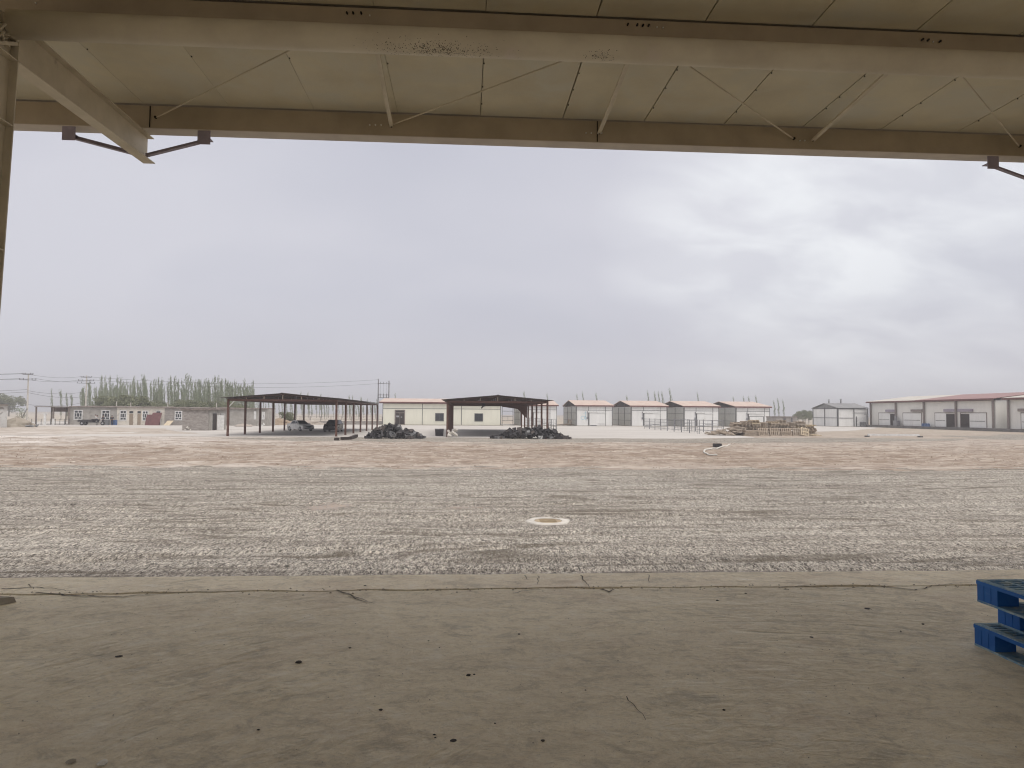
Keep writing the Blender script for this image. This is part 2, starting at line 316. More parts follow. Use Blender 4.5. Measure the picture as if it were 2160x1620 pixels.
sheet('gravel_apron', [(-70, 7.5), (80, 7.5), (80, 36.5), (40, 34.5), (14, 32.2), (2, 31.7), (-22, 32.3), (-70, 36)], .004, gm, .5, .7, 3)
def relief(name, x0, x1, y0, y1, dx, dy, fn, mat):
    nx, ny = int((x1 - x0) / dx), int((y1 - y0) / dy); m = MB()
    for j in range(ny + 1):
        y = y0 + (y1 - y0) * j / ny
        for i in range(nx + 1): x = x0 + (x1 - x0) * i / nx; m.v.append((x, y, fn(x, y)))
    for j in range(ny):
        for i in range(nx): k = j * (nx + 1) + i; m.f.append((k, k + 1, k + nx + 2, k + nx + 1))
    return tag(m.build(name, mat, None, True), kind='structure')
def sst(a, b, t): t = max(0.0, min(1.0, (t - a) / (b - a))); return t * t * (3 - 2 * t)
def rut_h(x, y, kx, ky, s_):      # meandering wheel ruts: dips along the contour lines of a stretched noise
    q = mn.noise((x * kx + .6 * mn.noise((x * .07, y * .1, s_)), y * ky, s_)); return -math.exp(-((q - .05) / .035) ** 2) - .8 * math.exp(-((q + .18) / .035) ** 2) - .6 * math.exp(-((q - .28) / .04) ** 2)
def gh(x, y):
    h = .030 * mn.noise((x * .35, y * 1.1, 2)) + .016 * mn.noise((x * 1.3, y * 3.2, 4)) + .007 * mn.noise((x * 5, y * 7, 9)) + .05 * rut_h(x, y, .06, .45, 6)
    d = math.hypot(x - 2.0, y - 16.9); h = .045 + h * sst(.6, 1.6, d) - .04 * (1 - sst(.45, .9, d))
    return h * sst(8.0, 9.5, y) * (1 - sst(32.0 + 1.3 * mn.noise((x * .25, 1, 1)) + .05 * abs(x), 34.0 + .9 * mn.noise((x * .6, 7, 1)) + .05 * abs(x), y)) + (-.03 if y > 34.2 + 1.0 * mn.noise((x * .6, 7, 1)) + .05 * abs(x) else 0)
relief('gravel_yard', -29, 33, 8, 36.6, .13, .10, gh, gm)
def dh(x, y):
    r1 = 1 - abs(mn.noise((x * .22, y * .55, 11))) * 2.2; e = sst(30.5, 33.5, y) * (1 - sst(60 + 2 * mn.noise((x * .1, 3, 3)), 66 + 3 * mn.noise((x * .1, 3, 8)), y))
    h = .05 + .12 * max(0, r1) * mn.noise((x * .13, y * .2, 5)) + .07 * mn.noise((x * .7, y * .6, 12)) + .045 * mn.noise((x * 2.0, y * 1.3, 14)) + .09 * rut_h(x, y, .07, .22, 21)
    return -.02 + (h + .02) * e
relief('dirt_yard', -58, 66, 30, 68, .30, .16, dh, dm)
sheet('gravel_strip', [(-12, 61.5), (8, 60.5), (34, 66), (52, 72), (60, 80), (34, 79), (22, 74.2), (-14, 73.4), (-24, 71), (-18, 66)], .005, gm, .6, 1.1, 5)
sheet('gravel_path', [(70, 62), (110, 58), (110, 96), (80, 98), (62, 90), (60, 76)], .005, gm, .8, 2.5, 9)
sheet('concrete_yard', [(-50, 74.8), (-34, 74.2), (22, 74.4), (33, 79), (35, 92), (66, 118), (91, 150), (93, 175), (-95, 175), (-100, 120), (-60, 117), (-44, 108), (-38.5, 96), (-30, 84)], .008, sm, 1.0, .5, 6)
# dock: floor, edge strip with a ragged crack between them, wall down to the gravel
xs = [-14 + i * .07 for i in range(430)]; crack = []; y = 6.42
for x in xs:
    y += rnd.uniform(-.014, .014) + (6.41 + .05 * mn.noise((x * .7, 0, 3)) - y) * .12; crack.append(y)
crackw = [max(.003, .019 + .022 * mn.noise((x * 1.3, 5, 1)) + rnd.uniform(-.004, .004)) for x in xs]
def strip(name, ya, yb, z, mat, d=.12):
    m = MB()
    for i in range(len(xs) - 1):
        a, b = xs[i], xs[i + 1]
        m.quad((a, ya[i], z), (b, ya[i + 1], z), (b, yb[i + 1], z), (a, yb[i], z))
        for yy, s in ((ya, 1), (yb, -1)):
            q = [(a, yy[i], z - d), (b, yy[i + 1], z - d), (b, yy[i + 1], z), (a, yy[i], z)]
            m.quad(*(q if s > 0 else q[::-1]))
    return tag(m.build(name, mat), kind='structure')
strip('dock_floor', [-12] * len(xs), [c - w_ for c, w_ in zip(crack, crackw)], 1.0, fm)
strip('kerb_strip', [c + w_ for c, w_ in zip(crack, crackw)], [7.0 + .025 * mn.noise((x * 2.2, 1, 7)) + .03 * max(0, mn.noise((x * .6, 4, 7))) * rnd.random() for x in xs], 1.003, ground_mat('pale kerb concrete', 'floor'))
m = MB()
def crack_line(pts, w0):
    P_ = [G(x, y, 1.0065) for x, y in pts]; r = random.Random(int(pts[0][0])); Q = []
    for a, b in zip(P_, P_[1:]):
        n = max(2, int((b - a).length / .05))
        for i in range(n): q = a.lerp(b, i / n); Q.append(q + Vector((r.uniform(-.012, .012), r.uniform(-.02, .02), 0)))
    Q.append(P_[-1])
    for i in range(len(Q) - 1):
        a, b = Q[i], Q[i + 1]; d = (b - a).normalized().cross(Vector((0, 0, 1))); wa, wb = (w0 * (1 - j / len(Q)) * r.uniform(.5, 1.1) + .001 for j in (i, i + 1))
        m.quad(a - d * wa, a + d * wa, b + d * wb, b - d * wb)
for pts, w0 in (([(75, 1250), (160, 1256), (260, 1258), (350, 1251), (480, 1246)], .012), ([(1225, 1213), (1232, 1224), (1244, 1240)], .006), ([(1108, 1214), (1112, 1222)], .005), ([(1368, 1212), (1370, 1228)], .004), ([(1268, 1241), (1285, 1249), (1298, 1242)], .012), ([(1136, 1214), (1134, 1232)], .003),
                ([(1840, 1236), (1930, 1244), (1990, 1232), (2050, 1228)], .009), ([(0, 1242), (75, 1238), (150, 1246)], .008), ([(712, 1244), (735, 1252), (775, 1268)], .012), ([(735, 1258), (790, 1273)], .008), ([(1321, 1468), (1345, 1500), (1362, 1518)], .0025), ([(1080, 1252), (1100, 1246), (1140, 1243)], .006), ([(60, 1232), (70, 1242)], .004), ([(1640, 1239), (1700, 1236), (1780, 1243), (1840, 1236)], .006)): crack_line(pts, w0)
cr = MB(); r = random.Random(77)
for i in range(260):
    x = r.uniform(-6, 9); y = 6.41 + r.gauss(0, .05); stz = r.uniform(.003, .010); k = len(cr.v)
    for j in range(4): cr.v.append((x + math.cos(j * 1.57 + i) * stz * 1.6, y + math.sin(j * 1.57 + i) * stz * 1.6, 1.001))
    cr.v.append((x, y, 1.003 + stz)); cr.f += [(k, k + 1, k + 4), (k + 1, k + 2, k + 4), (k + 2, k + 3, k + 4), (k + 3, k, k + 4)]
for i in range(900):
    x = r.uniform(-6, 8); y = r.uniform(1.8, 6.9); stz = r.uniform(.0012, .0035); k = len(cr.v)
    for j in range(4): cr.v.append((x + math.cos(j * 1.57 + i) * stz * 1.6, y + math.sin(j * 1.57 + i) * stz * 1.6, 1.002))
    cr.v.append((x, y, 1.003 + stz)); cr.f += [(k, k + 1, k + 4), (k + 1, k + 2, k + 4), (k + 2, k + 3, k + 4), (k + 3, k, k + 4)]
tag(cr.build('floor_grit', concchunk), 'fine loose grit scattered over the dock floor and its crack', 'grit', kind='stuff')
ck = m.build('floor_crack', mk('crack dirt', (.06, .052, .042), (.11, .095, .075), 9, .95)); tag(ck, kind='structure')
for p_ in ck.data.polygons:
    if p_.normal.z < 0: ck.data.flip_normals(); break
m = MB(); m.box(-14, -12, 0, 16.1, 6.97, .875); tag(m.build('dock_base', concchunk), kind='structure')

# ================================================================== FOREGROUND: canopy
cp = thing('loading_canopy', 'cream steel canopy roof overhead with post at left and gutter tube', 'canopy', (-3.93, 6.2, 1))
ZT = 5.93      # top of the cantilever beams, purlins rest here
def post_and_arm(X):
    m = MB(); zt = 5.93
    def yf(z): return 6.02 + (z - 1) * .055
    m.hexa([(X - .07, yf(1) - .012, 1), (X + .07, yf(1) - .012, 1), (X + .07, yf(1), 1), (X - .07, yf(1), 1), (X - .07, yf(zt) - .012, zt), (X + .07, yf(zt) - .012, zt), (X + .07, yf(zt), zt), (X - .07, yf(zt), zt)])
    m.box(X - .07, 5.70, 1, X + .07, 5.712, zt)
    m.hexa([(X - .004, 5.713, 1), (X + .004, 5.713, 1), (X + .004, yf(1) - .013, 1), (X - .004, yf(1) - .013, 1), (X - .004, 5.713, zt), (X + .004, 5.713, zt), (X + .004, yf(zt) - .013, zt), (X - .004, yf(zt) - .013, zt)])
    o = m.build('post', steel, cp)
    m = MB()
    for z in (5.56, 5.74, 4.98, 3.9, 2.6):
        for s in (-1, 1): m.box(X + s * .005, 5.715, z, X + s * .069, yf(z) - .014, z + .01)
    m.bar((X + .05, 5.72, 5.45), (X + .05, 6.27, 5.72), .03, .03)
    m.build('stiffener', steel, o)
    m = MB(); m.box(X - .16, 5.6, 1.0, X + .16, 6.25, 1.02)
    for a in (-.12, .12):
        for b in (5.68, 6.0): m.tube([(X + a, b, 1.02), (X + a, b, 1.06)], .015, 6)
    m.build('base_plate', steel, o)
    Y0, Y1 = yf(5.7) + .002, 8.92
    m = MB(); a, b = 5.56, 5.63
    m.hexa([(X - .07, Y0, a), (X + .07, Y0, a), (X + .07, Y1 + .05, b), (X - .07, Y1 + .05, b), (X - .07, Y0, a + .01), (X + .07, Y0, a + .01), (X + .07, Y1 + .05, b + .01), (X - .07, Y1 + .05, b + .01)])
    m.box(X - .07, Y0 + .001, ZT - .011, X + .07, Y1, ZT - .001)
    m.hexa([(X - .004, Y0, a + .011), (X + .004, Y0, a + .011), (X + .004, Y1 - .02, b + .011), (X - .004, Y1 - .02, b + .011), (X - .004, Y0, ZT - .012), (X + .004, Y0, ZT - .012), (X + .004, Y1 - .02, ZT - .012), (X - .004, Y1 - .02, ZT - .012)])
    m.build('cantilever_beam', steel, cp)
    m = MB()                                   # rafter continuing inwards over the dock
    m.box(X - .07, -12, 5.50, X + .07, 5.698, 5.51); m.box(X - .07, -12, ZT - .011, X + .07, 5.698, ZT - .001); m.box(X - .004, -12, 5.511, X + .004, 5.698, ZT - .012)
    m.build('rafter', steel, cp)
    for s in (-1, 1):                          # knee braces from the arm up to cleats under the edge beam
        cl_ = MB(); xc = X + s * .78; cl_.box(xc - .075, 8.615, ZT - .165, xc + .075, 8.625, ZT - .001); cl_.box(xc - .075, 8.626, ZT - .10, xc + .075, 8.72, ZT - .09)
        c_ = cl_.build('cleat', galv, cp)
        m = MB(); p = Vector((X + s * .02, 8.80, 5.655)); q = Vector((xc, 8.64, ZT - .13))
        m.bar(p, q, .05, .006); m.bar(p + Vector((0, .022, .025)), q + Vector((0, .022, .025)), .006, .05); m.build('knee_brace', galv, cp)
for X in (-3.93, 7.55): post_and_arm(X)
def purlin(Y, x0, x1, name, mat, mat2, sgn=1):
    m = MB(); m.box(x0, Y, ZT + .009, x1, Y + .006, ZT + .275); o = m.build(name, mat, cp)
    m = MB(); m.box(x0, Y - .001, ZT, x1, Y + .21, ZT + .008); m.box(x0, Y + .203, ZT + .0085, x1, Y + .209, ZT + .04); m.box(x0, Y + .007, ZT + .268, x1, Y + .20, ZT + .274); m.build('flange', mat2, o)
    return o
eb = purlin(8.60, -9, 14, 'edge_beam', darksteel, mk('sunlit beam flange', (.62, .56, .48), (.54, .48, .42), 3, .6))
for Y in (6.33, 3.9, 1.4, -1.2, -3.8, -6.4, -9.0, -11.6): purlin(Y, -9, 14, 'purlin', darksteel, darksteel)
m = MB()
for Xj in (-3.78, 1.6, 7.4): m.box(Xj, 8.592, ZT + .01, Xj + .012, 8.598, ZT + .27)
m.build('beam_joint', dark, eb)
m = MB(); m.tube([(-3.84, 6.13, 5.815), (14, 6.13, 5.815)], .115, 28); tb = m.build('tube', tubem, cp, True)
# sooty speckles burnt onto the tube
m = MB()
for i in range(760):
    if i < 650: x = rnd.gauss(-.28, .25); a = rnd.gauss(-2.05, .35)
    else: x = rnd.gauss(1.16, .07); a = rnd.gauss(-2.15, .22)
    r = rnd.uniform(.0012, .0042); y_, z_ = 6.13 + math.cos(a) * .1158, 5.815 + math.sin(a) * .1158
    t_ = Vector((0, -math.sin(a), math.cos(a))); X_ = Vector((1, 0, 0)); c_ = Vector((x, y_, z_)); k = []
    for j in range(5):
        th = j * 2 * math.pi / 5 + rnd.uniform(-.3, .3); k.append(c_ + X_ * math.cos(th) * r * rnd.uniform(.6, 1.5) + t_ * math.sin(th) * r * rnd.uniform(.6, 1.5))
    m.quad(*k)
m.build('soot_mark', stone_d, tb)
m = MB()
for i in range(14):
    c_ = Vector((-3.86 + rnd.uniform(-.03, .06), 6.13 + rnd.uniform(-.1, .08), 5.72 + rnd.uniform(-.06, .1)))
    m.tube([c_, c_ + Vector((rnd.uniform(-.06, .06), rnd.uniform(-.05, .05), rnd.uniform(-.05, .05))), c_ + Vector((rnd.uniform(-.08, .08), rnd.uniform(-.05, .05), rnd.uniform(-.06, .04)))], .009, 5)
m.build('rag_tie', steel, tb)
# soffit panels: one metre sheets with open seams and self tapping screws
seams = [-8.9 + 1.0 * k + .05 for k in range(24)]
seams = [s_ + (.0 if s_ < 0 else .02 * s_) for s_ in seams]
backm = MB(); backm.box(-9, -12.2, 6.262, 14, 8.9, 6.30); backm.build('roof_top', darksteel, cp)
for i, (a, b) in enumerate(zip(seams, seams[1:])):
    m = MB(); g = .007 if a > -.5 else .0018; z = 6.218 + rnd.uniform(0, .006)
    n = 16
    for (y0, y1) in ((6.54, 8.59), (-12, 6.32)):
        for k in range(n):                 # sheets sag a little between purlins
            ya, yb = y0 + (y1 - y0) * k / n, y0 + (y1 - y0) * (k + 1) / n
            za, zb = (z - .006 * math.sin(math.pi * t) for t in (k / n, (k + 1) / n))
            m.hexa([(a + g, ya, za), (b - g, ya, za), (b - g, yb, zb), (a + g, yb, zb), (a + g, ya, 6.25), (b - g, ya, 6.25), (b - g, yb, 6.25), (a + g, yb, 6.25)])
    o = m.build('soffit_panel', panelm, cp)
    m = MB()
    for yy in [7.3 + .42 * q + rnd.uniform(-.12, .12) for q in range(3 if a > -.5 else 1)]:
        m.tube([(a + .012, yy, z - .016), (a + .012, yy, z + .001)], .0065, 6)
    m.build('screw', dark, o)
# sag rods and wind bracing under the roof
def rod(px0, py0, px1, py1, zz, r, name, w=None):
    a, b = G(px0, py0, zz), G(px1, py1, zz)
    t = (6.345 - a.y) / (b.y - a.y); b = a + (b - a) * t; t = (8.595 - a.y) / (b.y - a.y); a = a + (b - a) * t
    m = MB()
    if w: m.bar(a, b, w, .025)
    else: m.tube([a, b], r, 6)
    m.build(name, steel, cp); return a
ends = []
for q in ((825, 262, 795, 105), (1262, 285, 1325, 130), (1710, 300, 1875, 150)):
    ends.append(rod(*q, ZT + .12, .014, 'sag_rod', .045))
for q in ((335, 245, 630, 97), (830, 262, 1205, 122), (1680, 297, 1440, 130), (2155, 315, 2025, 155)):
    ends.append(rod(*q, ZT + .13, .009, 'brace_rod'))
m1, m2 = MB(), MB()
for px, pys in ((780, (264,)), (792, (264,)), (804, (264,)), (1236, (281,)), (1247, (281,)), (1269, (281,)), (1687, (297,)), (1697, (297,))):
    c = V(px, pys[0], 8.598); m1.tube([(c.x, 8.585, c.z), (c.x, 8.599, c.z)], .009, 6)
for c in ends: m2.tube([(c.x, 8.57, c.z), (c.x, 8.599, c.z)], .016, 6)
m1.build('bolt_hole', white_dot, eb); m2.build('nut', dark, eb)
m1, m2 = MB(), MB()
for px, py in ((780, 32), (1386, 57), (1399, 58), (1969, 88), (75, 6)):
    c = V(px, py, 6.32); m1.tube([(c.x, 6.318, c.z), (c.x, 6.329, c.z)], .007, 6)
for px, py in ((732, 28), (745, 28), (762, 28), (1324, 52), (1344, 53), (1356, 54), (1368, 54), (1945, 84), (1957, 85), (1982, 88)):
    c = V(px, py, 6.32); m2.tube([(c.x, 6.30, c.z), (c.x, 6.329, c.z)], .009, 6)
pp = [o for o in cp.children if o.name == 'purlin'][0]
m1.build('bolt_hole', white_dot, pp); m2.build('nut', dark, pp)
# ------------------------------------------------------------------ blue pallets
def pallet():
    o = thing('blue_pallet', '', 'pallet', (0, 0, 0), 'blue plastic pallets stacked at the dock edge', True)
    W, L, H = 1.0, 1.2, .15      # x, y, z ; local origin = far left bottom corner, body towards +x and -y
    # deck: frame strips plus a lattice with open slots
    m = MB(); zt, t = H, .018
    def strip_(x0, y0, x1, y1): m.box(x0, -y0, zt - t, x1, -y1, zt)
    xsx = [0, .05, .15, .17, .27, .29, .41, .45, .55, .59, .71, .73, .83, .85, .95, 1.0]
    for a, b in ((0, .045), (.150, .17), (.27, .29), (.40, .60), (.71, .73), (.83, .85), (.955, 1.0)): strip_(a, 0, b, L)
    m2_ = [(0, .04)]; yy = .0
    cuts = []
    yv = .04
    while yv < L - .05:
        cuts.append((yv, yv + .035)); yv += .05
    for (xa, xb) in ((.0455, .1495), (.1705, .2695), (.2905, .3995), (.6005, .7095), (.7305, .8295), (.8505, .9545)):
        m.box(xa, 0, zt - t + .001, xb, -.03, zt - .001)
        last = .03; k = 0
        for (ya, yb) in cuts:
            # bars between the slots; every sixth bay is a solid panel
            solid = (k % 6 == 5)
            m.box(xa, -ya, zt - t + .001, xb, -(ya + (.05 if solid else .018)), zt - .001); k += 1
        m.box(xa, -(L - .03), zt - t + .001, xb, -L, zt - .001)
    m.build('deck', bluedust, o)
    m = MB(); m.box(-.003, .003, zt - .03, .0, -L - .003, zt - .006); m.box(0, .003, zt - .03, W, 0, zt - .006); m.box(0, -L, zt - .03, W, -L - .003, zt - .006)
    m.build('deck_edge', bluep, o)
    for (xa, xb) in ((0, .15), (.43, .57), (.85, 1.0)):
        for (ya, yb) in ((0, .19), (.52, .68), (1.01, 1.2)):
            m = MB(); m.box(xa + .001, -ya - .001, .0145, xb - .001, -yb + .001, zt - t - .0005)
            for s in (.0, ): m.box(xa - .0015, -(ya + .06), .02, xa + .0008, -(ya + .066), .12); m.box(xa - .0015, -(ya + .125), .02, xa + .0008, -(ya + .131), .12)
            m.build('block', bluep, o)
    for (xa, xb) in ((0, .15), (.43, .57), (.85, 1.0)):
        m = MB(); y_ = 0
        hs = [.28, .34, .40, .46, .78, .84, .90, .96]
        ly = 0.0
        for h in hs:
            m.box(xa, -ly, 0, xb, -h, .014)
            m.box(xa, -h, 0, xa + .055, -(h + .022), .0135); m.box(xa + .095, -h, 0, xb, -(h + .022), .0135); ly = h + .022
        m.box(xa, -ly, 0, xb, -L, .014); m.build('runner', bluedust, o)
    return o
p0 = pallet(); c = G(2055, 1361, 1)
spots = [(3.515, 4.74, 1.0, 'blue plastic pallet at the bottom of the stack on the dock floor', 0),
         (3.655, 4.70, 1.151, 'blue plastic pallet set back in the middle of the stack', .8),
         (3.525, 4.72, 1.302, 'blue plastic pallet on top of the stack with its slotted deck open', -.5)]
for i, (x, y, z, lab, rz) in enumerate(spots):
    o = p0 if i == 0 else copy_tree(p0)
    o.location = (x, y, z); o.rotation_euler.z = R(rz); o['label'] = lab
# ------------------------------------------------------------------ floor debris
def pebble(name, px, py, s, mat, label, group=None, z=1.0, flat=.6):
    c = G(px, py, z); m = MB(); r = random.Random(int(px * 7 + py)); n = 7; rings = []
    for i, (h, k) in enumerate(((0, .8), (.35, 1.0), (.75, .75), (1.0, .3))):
        rings.append([(c.x + math.cos(t * 2 * math.pi / n) * s * k * r.uniform(.7, 1.25), c.y + math.sin(t * 2 * math.pi / n) * s * k * r.uniform(.7, 1.25), z + h * s * flat) for t in range(n)])
    b = len(m.v)
    for g in rings: m.v += g
    for i in range(3):
        for t in range(n): m.f.append((b + i * n + t, b + i * n + (t + 1) % n, b + (i + 1) * n + (t + 1) % n, b + (i + 1) * n + t))
    m.f.append(tuple(b + 3 * n + t for t in range(n))); m.f.append(tuple(b + t for t in reversed(range(n))))
    return tag(recenter(m.build(name, mat)), label, 'pebble' if 'pebble' in name else 'rubble', group)
for px, py, s in ((738, 1367, .010), (904, 1352, .007), (1513, 1267, .013), (1573, 1252, .010), (1095, 1338, .010), (1527, 1498, .009), (545, 1540, .008),
                  (803, 1498, .011), (916, 1550, .007), (918, 1556, .006), (770, 1236, .013), (1947, 1317, .012), (988, 1425, .015), (1000, 1423, .008), (1235, 1456, .006), (927, 1366, .006), (1044, 1526, .006), (1900, 1333, .008), (1145, 1563, .011)):
    pebble('pebble', px, py, s, stone_d, 'small dark pebble lying on the dusty dock floor', 'dark pebbles scattered over the dock floor')
pebble('pebble', 630, 1398, .020, stone_d, 'largest dark pebble on the left half of the dock floor')
pebble('leaf_scrap', 1830, 1284, .028, stone_d, 'thin dark scrap on the dock floor left of the blue pallets', flat=.12)['category'] = 'scrap'
pebble('leaf_scrap', 1712, 1344, .016, stone_d, 'small flat dark scrap on the floor in front of the dock edge at right', flat=.15)['category'] = 'scrap'
pebble('leaf_scrap', 250, 1385, .022, stone_d, 'small flat dark scrap on the left part of the dock floor', flat=.1)['category'] = 'scrap'
pebble('leaf_scrap', 957, 1562, .018, stone_d, 'thin dark scrap on the dock floor near the bottom of the photo', flat=.1)['category'] = 'scrap'
pebble('plaster_crumb', 216, 1612, .026, whitestone, 'white crumb of plaster on the floor at the bottom left')
pebble('rubble_chip', 150, 1608, .020, concchunk, 'grey concrete chip beside the white crumb at the bottom left')
a = G(0, 1275, 1); m = MB(); m.hexa([(a.x - .5, a.y - .22, 1.002), (a.x + .01, a.y - .04, 1.002), (a.x + .09, a.y + .06, 1.002), (a.x - .5, a.y + .10, 1.002), (a.x - .5, a.y - .2, 1.07), (a.x - .02, a.y - .03, 1.055), (a.x + .07, a.y + .06, 1.045), (a.x - .5, a.y + .1, 1.07)])
tag(recenter(m.build('concrete_chunk', concchunk)), 'broken grey concrete chunk on the dock floor at the left edge', 'rubble')

# ================================================================== YARD: manhole, patches, stones
c = G(1156, 1101); c.z = 0; mh = thing('manhole', 'round manhole with tan cover in a broken white concrete collar', 'manhole', (c.x, c.y, 0))
m = MB(); n = 40; ro = [.50 * (1 + .09 * mn.noise((math.cos(t * .157) * 1.6, math.sin(t * .157) * 1.6, 2)) * 2) for t in range(n)]
for t in range(n):
    a0, a1 = t * 2 * math.pi / n, (t + 1) * 2 * math.pi / n; r0, r1 = ro[t], ro[(t + 1) % n]
    P = lambda r, a, z: (c.x + r * math.cos(a), c.y + r * math.sin(a) * 1.12, z)
    m.quad(P(.335, a0, .035), P(r0, a0, .03), P(r1, a1, .03), P(.335, a1, .035)); m.quad(P(r0, a0, .03), P(r0 * 1.06, a0, 0), P(r1 * 1.06, a1, 0), P(r1, a1, .03)); m.quad(P(.335, a0, .035), P(.335, a1, .035), P(.335, a1, -.02), P(.335, a0, -.02))
m.build('collar', concretel, mh)
m = MB()
def disc(m, r, z0, z1, n=36):
    k = len(m.v)
    for z in (z0, z1): m.v += [(c.x + r * math.cos(t * 2 * math.pi / n), c.y + r * math.sin(t * 2 * math.pi / n) * 1.12, z) for t in range(n)]
    for t in range(n): m.f.append((k + t, k + (t + 1) % n, k + n + (t + 1) % n, k + n + t))
    m.f.append(tuple(k + n + t for t in range(n)))
disc(m, .322, .0, .026)
for i in range(-3, 4): m.box(c.x - .2, c.y + i * .07 - .008, .027, c.x + .2, c.y + i * .07 + .008, .033)
m.build('cover', rustm, mh)
patchm = mk('earth mixed with gravel', (.36, .26, .18), (.46, .36, .27), 5, .95, .01, 30, c3=(.30, .28, .26), s3=26, lo3=.42, hi3=.52)
def blob(name, c, rx, ry, z, mat, seed, label=None):
    m = MB(); n = 150; r = random.Random(seed); P_ = []
    for t in range(n):
        a = t * 2 * math.pi / n; q = 1 + .55 * mn.noise((math.cos(a) * 1.3, math.sin(a) * 1.3, seed)) + .35 * mn.noise((math.cos(a) * 6, math.sin(a) * 6, seed)) + r.uniform(-.10, .10); P_.append((c.x + rx * q * math.cos(a), c.y + ry * q * math.sin(a), z))
    c0 = (c.x, c.y, gh(c.x, c.y) + .012 if c.y < 36 else z)
    for t in range(n): a_, b_ = P_[t], P_[(t + 1) % n]; m.quad(*[(q[0], q[1], (gh(q[0], q[1]) + .006 if q[1] < 36 else z)) for q in (a_, b_)], c0)
    return tag(m.build(name, mat), label, kind='structure')
blob('dirt_patch', G(690, 1073), .50, .75, .062, patchm, 2); blob('dirt_patch', G(975, 1075), .50, .25, .062, patchm, 9)
blob('dirt_patch', G(250, 912.5), 1.9, 1.2, .010, whitestone, 4)
# loose stones on the gravel: too many to count
m = MB()
def stone(m, x, y, s, r):
    k = len(m.v); a = r.uniform(0, 6.3); zb = max(0, gh(x, y) if y < 33 and -29 < x < 33 else dh(x, y) if y < 66 else 0)
    for i in range(4): m.v.append((x + math.cos(a + i * 1.57) * s * r.uniform(.6, 1.2), y + math.sin(a + i * 1.57) * s * r.uniform(.6, 1.2), zb - .004))
    for i in range(4): m.v.append((x + math.cos(a + .3 + i * 1.57) * s * r.uniform(.3, .75), y + math.sin(a + .3 + i * 1.57) * s * r.uniform(.3, .75), zb + s * r.uniform(.5, 1.0)))
    m.f += [(k, k + 1, k + 5, k + 4), (k + 1, k + 2, k + 6, k + 5), (k + 2, k + 3, k + 7, k + 6), (k + 3, k, k + 4, k + 7), (k + 4, k + 5, k + 6, k + 7)]
def stones(nn, f, seed, mat, s0, s1):
    m = MB(); r = random.Random(seed)
    for i in range(nn):
        x, y = f(r); stone(m, x, y, r.uniform(s0, s1), r)
    return tag(m.build('loose_stones', mat), 'loose grey stones strewn over the gravel yard', 'gravel', kind='stuff')
def near(r):
    y = 10.6 + 22 * r.random() ** 1.6; return r.uniform(-.74, .84) * y * 1.05, y
sg = mk('grey loose stone', (.60, .57, .53), (.14, .13, .12), 6, .9, lo=.46, hi=.54); 
stones(30000, near, 4, sg, .006, .015)
def mid(r):
    y = r.uniform(33, 74); return r.uniform(-.75, .85) * y, y
stones(5000, mid, 8, mk('tan loose stone', (.58, .52, .45), (.26, .2, .15), 6, .9, lo=.46, hi=.54), .02, .05)
# black box and white hose
c = G(1513, 943.5); hb_ = dh(c.x, c.y); m = MB(); m.box(c.x - .3, c.y - .2, .0, c.x + .3, c.y + .2, .03); m.box(c.x - .3, c.y - .2, .03, c.x - .27, c.y + .2, .30); m.box(c.x + .27, c.y - .2, .03, c.x + .3, c.y + .2, .30)
m.box(c.x - .269, c.y - .2, .03, c.x + .269, c.y - .17, .28); m.box(c.x - .269, c.y + .17, .03, c.x + .269, c.y + .2, .30)
_o = recenter(m.build('black_crate', crate_d)); _o.location.z = max(0, hb_); tag(_o, 'black open crate alone on the dirt beside the white hose', 'crate')
hp = [G(x, y, .06) for x, y in ((1541, 938.5), (1532, 941), (1512, 946), (1497, 948), (1487, 950), (1484.5, 953), (1488, 956.5), (1497, 959), (1512, 960))]
hp = [Vector((q.x, q.y, max(0, dh(q.x, q.y)) + .05)) for q in hp]; hp = [hp[i // 3].lerp(hp[min(i // 3 + 1, len(hp) - 1)], (i % 3) / 3) for i in range(3 * len(hp) - 2)]
for q in hp: q.z = max(0, dh(q.x, q.y)) + .05
m = MB(); m.tube(hp, .055, 8); tag(recenter(m.build('hose', whitestone, None, True)), 'white flat hose curving over the brown dirt', 'hose')
a, b = G(1829, 921.5), G(1941, 922.5); m = MB(); bm_ = thing('white_beam', 'long white beam lying on two dark blocks in the dirt', 'beam', (a.x, a.y, 0))
m.bar(a + Vector((.1, 0, .27)), b + Vector((-.1, 0, .27)), .25, .22); m.build('beam', whitef, bm_)
for q in (a, b): m = MB(); m.box(q.x - .16, q.y - .3, 0, q.x + .16, q.y + .3, .155); m.build('support', trim, bm_)
